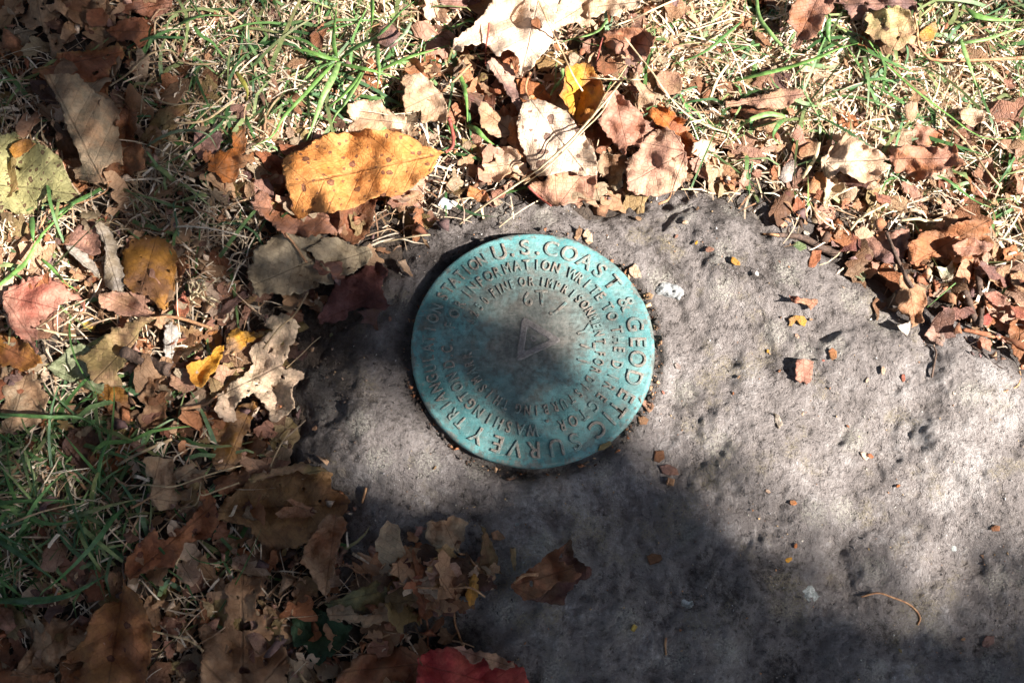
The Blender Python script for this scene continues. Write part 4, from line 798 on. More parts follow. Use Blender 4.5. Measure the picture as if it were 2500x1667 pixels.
lf('tan torn leaf right of the dark amber leaf', 'E', [(940,1310),(990,1260),(1010,1180),(1070,1190),(1060,1280),(1130,1330),(1140,1450),(1100,1530),(960,1530),(940,1450),(990,1370)], 'tan', 'brown', lift=.002, wr=1.3)
lf('pale green leaf under the olive-tan curled leaf', 'E', [(320,1110),(400,1050),(480,960),(560,950),(640,990),(640,1080),(650,1180),(720,1210),(690,1290),(600,1260),(500,1210),(400,1180)], 'green', 'sage', ax=((330,1110),(690,1270)), lift=.004, wr=.8, holes=((505,1112,7),), serr=1.0)
lf('olive-tan leaf with a curled stalk in the left middle', 'E', [(1050,770),(960,770),(880,790),(840,840),(760,830),(740,870),(650,950),(600,1010),(510,1040),(590,1080),(600,1170),(640,1220),(700,1210),(760,1240),(840,1260),(830,1160),(850,1080),(870,1000),(930,940),(950,860),(1030,800)], 'tan', 'olive', ax=((1050,775),(640,1200)), lift=.008, arch=.10, wr=.9, serr=1.2, stalk=[(1040,775),(1140,765),(1250,780),(1360,815),(1450,845)], stalk_r=.0008)
lf('tan cupped leaf tip above the curled stalk', 'E', [(670,600),(760,600),(870,595),(930,640),(1030,760),(950,765),(820,760),(740,720),(690,700),(680,640)], 'tan', 'pink', ax=((1030,760),(680,610)), lift=.006, fold=.35, wr=1.1)
sc('ash-white bleached leaf piece in the sun beside the dark stick', 'E', [(1140,830),(1180,790),(1220,850),(1240,880),(1200,940),(1190,990),(1230,1020),(1180,1090),(1140,1080),(1120,1000),(1110,910),(1130,880)], 'white', 'ash', lift=.003, tear=1.5)
sc('dull tan leaf piece in front of the dark stick', 'E', [(1170,1130),(1240,1115),(1310,1170),(1330,1250),(1260,1290),(1160,1230)], 'tan', 'pink', lift=.003)
sc('deep amber sliver above the curled yellow leaf', 'E', [(1420,870),(1480,850),(1520,900),(1510,970),(1460,1010),(1410,950)], 'amber', 'rust', lift=.001)
lf('curled yellow leaf with a sunlit cream edge in the left middle', 'E', [(1270,1090),(1380,1060),(1440,1020),(1480,970),(1530,960),(1520,1040),(1470,1130),(1400,1230),(1370,1250),(1310,1210),(1270,1120)], 'yellow', 'amber', ax=((1290,1200),(1520,960)), lift=.006, fold=.5, wr=1.4)
lf('light amber twisted leaf lobe above the holey tan leaf', 'E', [(1570,850),(1630,840),(1700,870),(1860,850),(1800,900),(1720,930),(1680,980),(1600,1010),(1530,1020),(1540,940)], 'tan', 'yellow', lift=.006, wr=1.6)
lf('long amber leaf drooping below the holey tan leaf', 'F', [(310,1330),(360,1270),(470,1245),(460,1300),(420,1400),(370,1500),(360,1620),(290,1700),(200,1690),(160,1600),(190,1480),(240,1390)], 'amber', 'tan', ax=((440,1260),(250,1690)), lift=.003, fold=-.35, wr=.9)
lf('pale tan two-lobed leaf riddled with round holes', 'F', [(520,720),(560,700),(640,690),(710,730),(735,780),(715,860),(680,920),(655,970),(620,1030),(700,1040),(770,1070),(760,1100),(700,1150),(680,1200),(700,1290),(640,1350),(590,1390),(550,1370),(530,1300),(490,1260),(440,1200),(370,1240),(330,1280),(330,1370),(280,1390),(230,1370),(200,1290),(210,1210),(300,1140),(390,1060),(440,1010),(420,980),(400,920),(480,870),(560,800),(510,770)], 'grey', 'pale', ax=((130,1260),(700,980)), lift=.006, wr=1.0, tear=1.3, palm=0, holes=((550,930,17),(625,885,12),(628,1100,13),(565,1160,12),(600,1290,19),(460,1150,9),(658,745,8),(515,880,8),(410,1185,9),(475,1130,5),(530,1190,5),(640,960,6),(285,1240,6),(250,1300,5)), stalk=[(210,1220),(140,1270),(60,1290),(-20,1300)], stalk_r=.0008)
lf('grey-tan rounded leaf in shade below the orange leaf', 'F', [(400,430),(440,300),(500,250),(590,190),(650,180),(770,200),(870,180),(860,240),(780,280),(830,340),(900,390),(950,440),(955,510),(900,510),(820,490),(820,530),(740,570),(640,575),(560,560),(480,590),(430,560),(440,500),(410,470)], 'grey', (.40,.32,.21), ax=((880,330),(420,520)), lift=.004, wr=.8, stalk=[(640,180),(700,250),(780,370)])
lf('dark maroon leaf on the soil left of the disc', 'F', [(850,720),(900,640),(940,540),(1000,470),(1100,430),(1160,370),(1200,330),(1300,420),(1260,520),(1280,600),(1330,650),(1240,680),(1130,650),(1060,690),(1020,740),(940,765),(870,760)], 'maroon', (.17,.065,.055), ax=((1290,560),(860,740)), lift=.002, wr=.8)
lf('grey-tan leaf piece lying over the maroon leaf', 'F', [(780,285),(850,240),(900,205),(980,215),(1080,260),(1190,280),(1200,330),(1150,380),(1080,430),(980,450),(930,400),(900,380),(830,340)], 'grey', (.42,.34,.22), ax=((1190,290),(800,420)), lift=.003, wr=.8, holes=((1045,403,10),(980,418,5)))
sc('small brown star-shaped scrap below the maroon leaf', 'F', [(1100,680),(1200,660),(1260,670),(1230,720),(1240,800),(1210,790),(1180,760),(1120,750),(1150,720)], 'brown', 'purple', lift=.001)
sc('sunlit tan sliver on the rock left of the disc top', 'F', [(1360,360),(1410,350),(1430,390),(1465,470),(1400,420)], 'pale', 'tan', lift=.002)
# bottom left
lf('dark purplish leaf deep in the lower left grass', 'G', [(400,80),(450,0),(590,0),(610,90),(580,200),(520,280),(440,230),(370,130)], 'purple', 'dbrown', lift=.001)
lf('tan curled leaf in the bottom left corner', 'G', [(-40,1110),(70,1100),(90,1200),(150,1290),(60,1290),(-40,1190)], 'brown', 'pink', lift=.003, wr=1.6)
lf('brown leaf with a hollow fold at the bottom left', 'G', [(60,1520),(130,1420),(200,1320),(210,1270),(260,1160),(330,1170),(400,1180),(450,1230),(500,1250),(500,1290),(430,1370),(370,1400),(330,1490),(190,1530)], 'brown', 'tan', lift=.003, wr=1.7, palm=1)
sc('reddish-brown base of a leaf at the bottom left edge', 'G', [(-40,1490),(80,1490),(200,1520),(330,1500),(360,1620),(-40,1640)], 'brown', 'rust', lift=.002)
lf('big orange-brown oval leaf at the bottom left', 'G', [(750,920),(770,970),(830,1010),(880,1100),(920,1200),(935,1300),(920,1420),(880,1580),(850,1700),(300,1700),(350,1568),(460,1490),(520,1440),(370,1440),(420,1380),(520,1290),(530,1230),(560,1150),(620,1100),(720,1050),(750,1000)], 'rust', (.33,.15,.05), ax=((765,930),(640,1690)), lift=.006, arch=.05, wr=.9, spots=.3, ssize=.35, stalk=[(760,930),(750,870),(765,800)], stalk_m=M_TWIG)
lf('reddish-brown long leaf pointing up right from the oval leaf', 'G', [(760,890),(770,820),(840,720),(950,620),(970,680),(1010,690),(1100,610),(1170,560),(1230,480),(1200,400),(1260,380),(1320,450),(1330,590),(1290,680),(1200,700),(1130,720),(1100,790),(1060,860),(950,860),(880,890),(820,930),(790,940)], 'redbr', 'rust', ax=((790,930),(1300,480)), lift=.005, wr=.9, fold=.1, spots=.2, ssize=.5, holes=((1190,660,16),(1125,595,14)))
lf('small tan maple leaf with curled lobes above the long reddish leaf', 'G', [(880,190),(960,180),(1010,200),(1060,190),(1075,240),(1050,290),(1110,240),(1180,230),(1200,260),(1270,270),(1240,300),(1180,290),(1150,340),(1070,340),(1080,400),(1170,370),(1165,450),(1100,450),(1050,510),(990,520),(940,490),(910,430),(940,320),(890,300)], 'tan', 'grey', ax=((915,435),(1180,260)), palm=1, lift=.006, wr=1.2, stalk=[(915,435),(860,470),(800,500)])
lf('red-brown leaf end under the straw loops at the lower left', 'H', [(50,330),(110,300),(190,270),(250,230),(275,300),(270,360),(200,400),(110,430),(60,390)], 'redbr', 'brown', lift=.003)
lf('large oval brown leaf with a rolled upper edge in the shade', 'H', [(80,580),(85,500),(130,430),(200,390),(270,330),(340,290),(480,250),(620,240),(720,255),(780,290),(770,380),(850,410),(885,460),(860,530),(800,560),(720,620),(640,700),(560,740),(470,755),(380,750),(310,680),(270,620),(180,590)], 'brown', (.27,.15,.06), ax=((90,520),(870,470)), lift=.003, wr=.7, arch=.03, holes=((460,355,6),(600,383,7),(700,455,8)), stalk=None)
lf('tan rolled leaf margin lying along the large oval brown leaf', 'H', [(270,325),(300,300),(440,250),(590,222),(690,245),(760,270),(640,290),(560,275),(440,300),(330,330),(280,350)], 'tan', 'olive', ax=((270,335),(760,265)), lift=.003, arch=.05, wr=.4)
lf('narrow folded leaf half rust half tan below the oval brown leaf', 'H', [(580,830),(620,720),(700,590),(760,535),(830,550),(880,590),(830,700),(795,800),(790,900),(760,1000),(740,1035),(690,990),(660,930),(640,880)], 'rust', 'tan', ax=((800,540),(735,1030)), lift=.005, fold=.3, wr=.9)
lf('dark green crumpled leaf in the shade at the bottom', 'H', [(530,1170),(560,1110),(680,1110),(760,1150),(900,1220),(880,1290),(850,1340),(770,1400),(700,1460),(650,1430),(600,1330),(540,1350),(520,1270)], 'dgreen', (.035,.075,.035), lift=.001, wr=1.3)
lf('big tan maple leaf with a large hole at the bottom', 'H', [(110,1140),(140,1040),(110,980),(160,940),(220,890),(260,910),(320,890),(350,930),(340,980),(370,1030),(310,1060),(310,1150),(330,1150),(360,1160),(380,1250),(440,1220),(500,1370),(520,1420),(510,1500),(480,1700),(0,1700),(-40,1500),(0,1380),(-40,1240),(0,1200),(60,1250),(100,1250),(130,1170)], 'tan', 'brown', ax=((230,1690),(230,900)), palm=1, lift=.004, wr=.9, holes=((240,1215,52),(415,1245,13),(360,1315,20),(240,1490,28),(370,1440,18),(200,1045,10),(300,1010,8)), tear=1.3)
sc('small tan strip right of the large hole of the maple leaf', 'H', [(320,1060),(350,1060),(420,1130),(470,1170),(440,1210),(370,1140)], 'tan', 'olive', lift=.001)
lf('pale green curled leaf back above the dark green leaf', 'H', [(730,1080),(850,1040),(960,980),(1060,930),(1110,980),(1120,1060),(1060,1110),(960,1130),(900,1120),(760,1120)], (.15,.165,.08), 'olive', ax=((730,1090),(1110,1000)), lift=.004, arch=.12, wr=.8)
lf('tan torn margin below the pale green curled leaf', 'H', [(740,1110),(800,1090),(890,1095),(920,1140),(1000,1150),(1110,1060),(1180,1110),(1150,1180),(980,1230),(950,1190),(850,1200),(750,1180)], 'grey', 'tan', lift=.002, tear=1.8)
lf('tan three-pointed leaf on the dark rock below the disc', 'H', [(1340,590),(1400,570),(1480,570),(1510,540),(1570,560),(1610,590),(1590,680),(1560,730),(1550,790),(1520,750),(1470,800),(1420,770),(1400,730),(1350,690)], 'tan', 'grey', ax=((1550,780),(1450,570)), palm=1, lift=.003, wr=.9, stalk=[(1550,780),(1600,790),(1650,850),(1700,900)])
lf('reddish-brown leaf at the bottom edge left of the crimson leaf', 'H', [(790,1568),(840,1490),(900,1430),(960,1390),(1040,1390),(1060,1430),(1130,1370),(1200,1330),(1310,1400),(1330,1500),(1300,1650),(780,1650)], 'redbr', 'brown', palm=1, lift=.003, ax=((1310,1450),(860,1500)))
lf('crimson leaf at the bottom edge', 'X', [(1020,1605),(1060,1582),(1100,1579),(1180,1600),(1250,1615),(1280,1630),(1300,1690),(1290,1740),(1010,1740)], 'crimson', (.44,.09,.06), lift=.006, arch=.05, wr=.7, ax=((1020,1620),(1300,1690)))
lf('tan curled-over margin of the crimson leaf at the bottom edge', 'I', [(-10,1320),(60,1315),(210,1350),(340,1390),(430,1420),(430,1460),(370,1480),(300,1460),(280,1480),(220,1400),(180,1430),(130,1430),(80,1360)], 'tan', 'pink', lift=.002, wr=1.1, tear=1.3)
lf('olive-brown narrow leaf standing on the dark rock below the disc', 'I', [(190,490),(240,540),(290,640),(345,830),(240,830),(190,770),(210,660),(220,560)], 'olive', 'brown', lift=.002, ax=((270,830),(200,490)), spots=.4, ssize=.5)
lf('dark maroon maple leaf pressed on the shaded rock', 'I', [(480,1000),(560,950),(600,920),(640,850),(700,780),(760,640),(810,600),(830,720),(960,800),(940,860),(880,880),(780,960),(770,1040),(680,1040),(590,1020)], 'maroon', 'dbrown', lift=.001, palm=1)
lf('brown pointed maple leaf lying on the maroon one', 'I', [(410,900),(480,830),(560,780),(680,680),(790,620),(750,700),(720,740),(830,760),(840,800),(880,830),(850,880),(780,880),(700,910),(640,960),(560,1010),(500,1010),(430,950)], 'brown', 'redbr', ax=((420,910),(830,790)), palm=1, lift=.005, wr=1.1, holes=((545,895,16),), stalk=[(430,890),(500,840),(590,835)])
sc('slim tan leaf sliver on the dark rock below the disc', 'I', [(400,645),(435,645),(445,700),(440,820),(430,820),(410,740)], 'tan', 'olive', lift=.001)
lf('crumbling ochre leaf remnant in the debris below the disc', 'H', [(1590,960),(1640,900),(1690,940),(1680,1010),(1650,1080),(1620,1110),(1590,1040)], 'olive', 'amber', lift=.002, tear=1.8)
sc('orange scrap in the debris pile on the dark rock', 'H', [(1370,830),(1420,800),(1460,850),(1450,910),(1390,920)], (.50,.24,.12), 'rust', lift=.003)
sc('red-orange scrap in the debris pile on the dark rock', 'H', [(1250,930),(1300,905),(1340,930),(1320,970),(1260,970)], 'red', 'rust', lift=.003)
sc('pinkish orange flake below the debris pile', 'H', [(1330,1000),(1370,990),(1400,1040),(1395,1070),(1345,1050)], (.50,.26,.15), 'tan', lift=.002)
sc('dark purple scrap at the top of the debris pile', 'H', [(1200,840),(1240,800),(1260,850),(1230,890),(1195,880)], 'purple', 'maroon', lift=.003)

# ------------------------------------------------------------------ grass between and under the leaves
blades('dry_thatch', 11500, DRY, (0.010, 0.034), (0.00033, 0.00088), STRAW, (0.02, 0.20), 0.5, 'pale dry grass thatch matted between the leaves', zb=0.004, curlv=0.75, thin_tip=False)
blades('straw_crumbs', 8000, DRY, (0.003, 0.010), (0.0005, 0.0015), STRAW, (0.0, 0.30), 0.6, 'short broken straw pieces scattered through the thatch', seg=2, zb=0.006, curlv=0.6, thin_tip=False, cat='straw')
blades('green_grass', 2000, GREEN, (0.018, 0.055), (0.0006, 0.0020), GRN, (0.05, 0.20), 0.45, 'green grass blades growing in tangled patches round the rock', zb=0.004, curlv=0.8, over=0.15)

# ------------------------------------------------------------------ crumbs that nobody could count
def crumbs(name, n, dens, sr, cols, label, cat, zb=0.0015, flat=0.35, low=None):
    m = 0; PX = []; PY = []
    while m < n:
        x = rng.uniform(-250, 2750, 6000); y = rng.uniform(-250, 1900, 6000); k = rng.random(6000) < dens(x, y)
        PX.append(x[k]); PY.append(y[k]); m += k.sum()
    px = np.concatenate(PX)[:n]; py = np.concatenate(PY)[:n]
    s = sr[0]*(sr[1]/sr[0])**(rng.random(n)**1.8)
    z = hr(px, py, G0)+rng.random(n)*zb+s*0.10
    c = Pn(px, py, z); K = 6
    th = np.sort(rng.uniform(0, 2*math.pi, (n, K-1)), 1); rr = s[:, None]*rng.uniform(0.45, 1.0, (n, K-1))*0.5
    el = rng.uniform(0.45, 1.0, n); ro = rng.uniform(0, 6.28, n); t1 = rng.normal(0, flat, n); t2 = rng.normal(0, flat, n)
    x = rr*np.cos(th); y = rr*np.sin(th)*el[:, None]; xr = x*np.cos(ro)[:, None]-y*np.sin(ro)[:, None]; yr = x*np.sin(ro)[:, None]+y*np.cos(ro)[:, None]
    zz = xr*t1[:, None]+yr*t2[:, None]+rng.normal(0, 0.10, (n, K-1))*s[:, None]
    V = np.zeros((n, K+1, 3)); V[:, 0] = c+np.stack([0*s, 0*s, s*rng.uniform(0.0, 0.25, n)], -1)
    V[:, 1:K] = c[:, None]+np.stack([xr, yr, zz], -1); V[:, K] = c-np.stack([0*s, 0*s, s*0.22], -1)
    b = (np.arange(n)*(K+1))[:, None]; j = np.arange(K-1)[None]; a1 = 1+j; a2 = 1+(j+1) % (K-1)
    F = np.concatenate([np.stack([b+0*j, b+a1, b+a2], -1).reshape(-1, 3), np.stack([b+K+0*j, b+a2, b+a1], -1).reshape(-1, 3)])
    cols = np.array(cols); C = np.ones((n, K+1, 4)); C[:, :, :3] = (cols[rng.integers(0, len(cols), n)]*rng.uniform(0.65, 1.25, (n, 1)))[:, None]
    return tag(mesh_obj(name, V.reshape(-1, 3), F, M_CRUMB, smooth=False, attrs={'col_a': C.reshape(-1, 4)}), label, cat, kind='stuff')
def sdr(x, y): return hr(x, y, SDR)
def discd(x, y):
    p = Pn(x, y); return np.hypot(p[:, 0]-DISC_C.x, p[:, 1]-DISC_C.y)/DISC_R
def d_litter(x, y): return np.clip(0.9-sstep(-0.004, 0.010, sdr(x, y)+0.006*fbm(x/60, y/60, 2, 4)), 0, 1)*(0.35+0.65*sstep(-0.3, 0.3, fbm(x/110, y/110, 2, 14)))
def d_soil(x, y):
    g = np.exp(-(((x-800)/110)**2+((y-920)/100)**2))*0.8+np.exp(-(((x-1130)/130)**2+((y-520)/45)**2))*0.7
    g = g+0.5*np.exp(-(((x-2050)/180)**2+((y-560-0.6*(x-2050))/50)**2))+0.6*np.exp(-(((x-1040)/140)**2+((y-1420)/110)**2))
    return np.clip(g+0.45*(1-sstep(-0.002, 0.012, sdr(x, y))), 0, 1)
def d_rim(x, y):
    d = discd(x, y); a = np.arctan2(850-y, x-1301)
    return (np.abs(d-1.045) < 0.035)*np.clip(0.25+0.9*np.exp(-((a-0.1)/0.9)**2)+0.4*np.exp(-((a+2.2)/0.6)**2), 0, 1)
def d_rock(x, y): return (sdr(x, y) > 0.004)*(discd(x, y) > 1.06)*(0.25+0.75*sstep(0.0, 0.35, fbm(x/150, y/150, 2, 24)))
BR = [PAL[k] for k in ('tan','brown','redbr','pink','purple','pale','rust','dbrown')]
crumbs('leaf_flakes', 300, d_litter, (0.006, 0.0135), BR, 'broken brown leaf flakes bedded in the litter', 'leaf flakes', zb=0.006, flat=0.45)
crumbs('leaf_crumbs', 3800, d_litter, (0.0022, 0.0085), BR, 'small broken brown leaf crumbs filling the litter', 'leaf crumbs', zb=0.005, flat=0.5)
crumbs('soil_crumbs', 9000, d_soil, (0.0007, 0.0032), [(0.05,0.036,0.028),(0.09,0.065,0.05),(0.03,0.022,0.018),(0.15,0.10,0.07),(0.20,0.14,0.10)], 'dark crumbs of soil on the rock edge and between the leaves', 'soil', zb=0.001, flat=0.6)
crumbs('rim_debris', 520, d_rim, (0.0004, 0.0050), [PAL['tan'],(0.045,0.034,0.027),PAL['brown'],(0.06,0.045,0.035),(0.03,0.023,0.019),PAL['dbrown'],PAL['rust']], 'fine leaf debris packed in the gap round the disc rim', 'debris', zb=0.002, flat=0.6)
crumbs('rock_grit', 3200, d_rock, (0.0003, 0.0017), [(0.45,0.43,0.41),(0.30,0.28,0.27),(0.55,0.50,0.42),(0.40,0.20,0.10),(0.12,0.10,0.09),(0.50,0.34,0.18)], 'fine grit and specks lying on the bare rock', 'grit', zb=0.0, flat=0.4)

# ------------------------------------------------------------------ single chips on the bare rock
def chip(label, px, py, size, ca, cb, asp=0.6, ang=None, group=None, lift=0.0003, n=7, **k):
    a0 = random.uniform(0, 6.28) if ang is None else R(ang); pts = []
    for i in range(n):
        th = 2*math.pi*(i+random.uniform(-0.3, 0.3))/n; r = size*0.5*random.uniform(0.72, 1.08)
        x, y = r*math.cos(th), r*math.sin(th)*asp; pts.append((px+x*math.cos(a0)-y*math.sin(a0), py+x*math.sin(a0)+y*math.cos(a0)))
    return leaf('leaf_chip', label, 'X', pts, ca, cb, cat='leaf chip', lift=lift, wr=k.pop('wr', 1.6), sm=0, tear=0.6, group=group, pct=45, seglen=max(3.5, size/7), **k)
leaf('leaf_chip', 'brick-red angular chip with a folded edge on the sunlit rock', 'K', [(375,985),(440,985),(490,1000),(482,1080),(465,1140),(440,1150),(420,1125),(400,1135),(370,1115)], (.42,.19,.13), 'pink', cat='leaf chip', lift=.0005, fold=.12, wr=1.3, tear=.9, pct=45)
leaf('leaf_chip', 'small red torn chip on the rock below the twig', 'K', [(330,575),(400,590),(460,600),(515,600),(510,640),(470,670),(440,640),(350,620)], 'red', 'tan', cat='leaf chip', lift=.0006, wr=1.8, pct=45)
leaf('leaf_chip', 'golden tan curled chip on the rock under the red chip', 'K', [(325,720),(370,705),(430,710),(445,740),(430,775),(400,760),(375,735),(350,775),(325,775)], 'tan', 'yellow', cat='leaf chip', lift=.0006, wr=1.5, pct=45)
leaf('leaf_chip', 'tan maple-shaped chip on the rock near the right litter', 'K', [(860,625),(890,590),(920,620),(960,625),(940,660),(905,670),(905,720),(890,740),(885,690),(870,660)], 'tan', 'brown', cat='leaf chip', lift=.0006, pct=45)
leaf('leaf_chip', 'rust-brown chip under the twig on the rock', 'K', [(480,290),(540,290),(530,350),(490,400),(450,395),(465,330)], 'rust', 'redbr', cat='leaf chip', lift=.0008, pct=45)
leaf('leaf_chip', 'small green curled leaf chip beside the twig', 'K', [(355,250),(385,235),(440,250),(445,280),(400,295),(360,285)], (.10,.16,.07), 'green', cat='leaf chip', lift=.0006, wr=1.8, pct=45)
leaf('leaf_chip', 'orange bud-like chip in the middle of the sunlit rock', 'K', [(580,930),(605,910),(635,935),(635,975),(605,990),(588,965)], (.50,.26,.10), 'rust', cat='leaf chip', lift=.0006, wr=1.2, pct=45)
leaf('leaf_chip', 'grey-brown wedge chip with a dark shadow on the lower sunlit rock', 'K', [(225,1320),(265,1340),(290,1400),(265,1425),(240,1385)], 'ash', 'grey', cat='leaf chip', lift=.0006, pct=45, tilt=(.3,0))
leaf('leaf_chip', 'tan crooked fragment stuck on the disc rim at the lower right', 'M', [(1470,1105),(1510,1120),(1555,1140),(1560,1170),(1530,1200),(1510,1170),(1490,1140)], 'tan', 'pink', cat='leaf chip', lift=.0004, pct=45)
leaf('leaf_chip', 'round tan seed-like chip beside the lower right rim', 'M', [(1465,1220),(1500,1212),(1530,1235),(1515,1265),(1475,1265)], 'tan', 'rust', cat='leaf chip', lift=.0004, pct=45)
leaf('leaf_chip', 'yellowish chip under the lower right rim', 'M', [(1225,1420),(1240,1390),(1300,1365),(1308,1385),(1260,1415)], (.35,.28,.14), 'olive', cat='leaf chip', lift=.0003, pct=45)
leaf('leaf_chip', 'golden chip tucked in the upper right rim', 'M', [(1410,330),(1450,300),(1480,350),(1485,385),(1440,390),(1415,365)], 'tan', 'pale', cat='leaf chip', lift=.0008, pct=60)
leaf('leaf_chip', 'pale curled chip leaning on the top right rim', 'M', [(1130,130),(1160,95),(1190,130),(1195,175),(1165,190),(1145,165)], 'pale', 'tan', cat='leaf chip', lift=.0008, pct=60, wr=2)
leaf('leaf_chip', 'dark brown curled chip beside the pale one at the top rim', 'M', [(1080,150),(1110,70),(1135,95),(1120,140),(1100,165)], 'brown', 'tan', cat='leaf chip', lift=.0008, pct=60)
leaf('leaf_chip', 'olive chip between the disc and the pale stone', 'M', [(1495,490),(1530,475),(1560,490),(1545,515),(1510,515)], 'tan', 'olive', cat='leaf chip', lift=.0004, pct=45)
leaf('leaf_chip', 'brown flake on the shaded rock below the disc right side', 'I', [(1380,0),(1440,0),(1445,50),(1410,80),(1370,70)], 'rust', 'brown', cat='leaf chip', lift=.0004, pct=45)
leaf('leaf_chip', 'mauve-brown flake under the rust one at the shadow edge', 'I', [(1410,100),(1480,90),(1530,120),(1540,160),(1480,170),(1430,150)], 'pink', 'purple', cat='leaf chip', lift=.0004, pct=45)
leaf('leaf_chip', 'small brown star chip alone on the dark rock', 'I', [(1325,710),(1360,690),(1420,700),(1430,735),(1390,760),(1345,770)], 'rust', 'brown', cat='leaf chip', lift=.0003, pct=45)
leaf('leaf_chip', 'curled orange bit at the top of the olive narrow leaf', 'I', [(275,550),(320,530),(370,590),(330,605),(285,600)], 'tan', 'rust', cat='leaf chip', lift=.0004, pct=45)
leaf('leaf_chip', 'pinkish-brown leaf chip on the dark lower right rock', 'J', [(1650,1290),(1680,1250),(1740,1245),(1735,1300),(1690,1328),(1655,1320)], 'pink', 'purple', cat='leaf chip', lift=.0003, pct=45)
leaf('leaf_chip', 'small tan curl at the right rim of the shade', 'J', [(1640,705),(1665,700),(1680,740),(1685,770),(1665,770),(1660,730)], 'pink', 'tan', cat='leaf chip', lift=.0004, pct=45)
leaf('leaf_chip', 'reddish chip beside the grey lichen at the right', 'J', [(1705,520),(1740,500),(1775,510),(1770,540),(1720,545)], 'rust', 'brown', cat='leaf chip', lift=.0004, pct=45)
for lab, x, y, s, a, b in (('ochre chip on the rock right of the pale stone', 1795, 638, 30, 'tan', 'yellow'), ('small red-brown leaflet chip above the ochre one', 1731, 609, 26, 'rust', 'pink'),
  ('white mineral-like flake right of the ochre chip', 1848, 668, 17, 'white', 'white'), ('tan chip on the upper rock below the round leaf', 1672, 542, 17, 'pale', 'tan'),
  ('olive chip on the rock just above the disc', 1558, 533, 20, 'olive', 'tan'), ('mauve seed-shaped chip right of the disc letters', 1655, 893, 26, 'purple', 'ash'),
  ('rust splinter on the right-hand sunlit rock', 2206, 923, 20, 'rust', 'red'), ('tan flake on the right-hand sunlit rock', 2156, 904, 22, 'pale', 'tan'), ('pale square flake left of the tan flake', 2117, 928, 15, 'cream', 'tan'),
  ('golden chip on the sunlit lower rock', 1937, 1226, 22, 'tan', 'orange'), ('rust-red chip with a white fleck on the sunlit lower rock', 1875, 1199, 15, 'rust', 'cream'), ('yellow chip at the edge of the shade', 1926, 1366, 20, 'yellow', 'tan'),
  ('orange-brown chip just above the yellow one', 1943, 1332, 14, 'rust', 'orange'), ('pink leaf chip at the bottom of the sunlit rock', 2112, 1112, 28, 'pink', 'cream'), ('red-brown curled chip right of the pink one', 2125, 1112, 20, 'redbr', 'rust'),
  ('orange chip right of the golden one', 2193, 1186, 13, 'rust', 'orange'), ('ochre speck in the lower right shade', 2352, 1559, 13, 'yellow', 'tan'), ('tan fleck in the lower right shade', 2198, 1587, 15, 'tan', 'olive'),
  ('tan chip on the rock below the golden curl', 1946, 819, 16, 'pale', 'pink'), ('dark red chip on the upper rock right of the ochre one', 1900, 640, 13, 'redbr', 'maroon'), ('mauve chip near the pink scrap at the upper rock edge', 1912, 548, 28, 'pink', 'tan'),
  ('sage flake above the twig', 1968, 568, 20, 'sage', 'ash'), ('brown crumb on the rock left of the brick-red chip', 1903, 905, 10, 'rust', 'brown'), ('pinkish crumb on the rock far left of the brick-red chip', 1620, 958, 12, 'red', 'pink'),
  ('buff chip on the shaded rock at the left patch', 1062, 1141, 13, 'tan', 'olive'), ('straw-coloured chip on the dark rock left of the debris', 951, 1316, 16, 'tan', 'olive'), ('green speck of leaf on the soil left of the disc', 808, 817, 14, 'green', 'sage'),
  ('pale chip by the left edge of the disc', 952, 778, 15, 'tan', 'pink'), ('pale grey-green chip beside the holey tan leaf', 728, 998, 17, 'sage', 'white'), ('tan crumb on the soil patch left of the disc', 768, 1045, 18, 'pink', 'tan')):
    chip(lab, x, y, s, a, b)
for x, y, s, a in ((1703,509,13,'tan'),(1700,592,12,'yellow'),(1652,577,13,'pink'),(1875,857,11,'yellow'),(1803,920,11,'tan'),(1790,960,10,'rust'),(1960,1010,12,'pale'),(1850,1045,14,'tan'),(2330,960,12,'cream'),(1980,780,10,'tan'),(2070,1040,10,'rust'),(2010,880,10,'red')):
    chip('tiny tan or rusty crumb lying on the sunlit rock right of the disc', x, y, s, a, a, group='tiny crumbs on the sunlit rock')

# ------------------------------------------------------------------ twigs, stalks, straws, single blades
def polyz(p, lift, arcz=0.0):
    t = np.linspace(0, 1, len(p)); z = hr(p[:, 0], p[:, 1])+lift
    z2 = np.maximum(z, np.interp(t, [0, 1], [z[0], z[-1]])*0+z); k = np.ones(5)/5
    zp = np.concatenate([[z2[0]]*2, z2, [z2[-1]]*2]); z2 = np.convolve(zp, k, 'valid')
    return np.maximum(z2, z-0.0012)+arcz*np.sin(math.pi*t)
def stick(name, label, cat, crop, pts, r0, r1, mat, lift=None, arcz=0.0, kids=(), k=7, knob=0.12, group=None, n=8):
    p = catmull(cpx(crop, pts), n); r0 *= 0.55; r1 *= 0.55; rad = np.linspace(r0, r1, len(p)); rad = rad*(1+knob*fbm(np.arange(len(p))*0.45+p[0, 0], np.zeros(len(p)), 2, 3))
    z = polyz(p, (lift if lift is not None else r0), arcz); V, F = tube(Pn(p[:, 0], p[:, 1], z), rad, k)
    o = tag(mesh_obj(name, V, F, mat), label, cat, group)
    for kp, kr, kn, km in kids:
        q = catmull(cpx(crop, kp), 6); zk = polyz(q, r0*0.9, 0.001); V, F = tube(Pn(q[:, 0], q[:, 1], zk), np.linspace(kr*0.6, kr*0.35, len(q)), 6); mesh_obj(kn, V, F, km or mat, o)
    return o
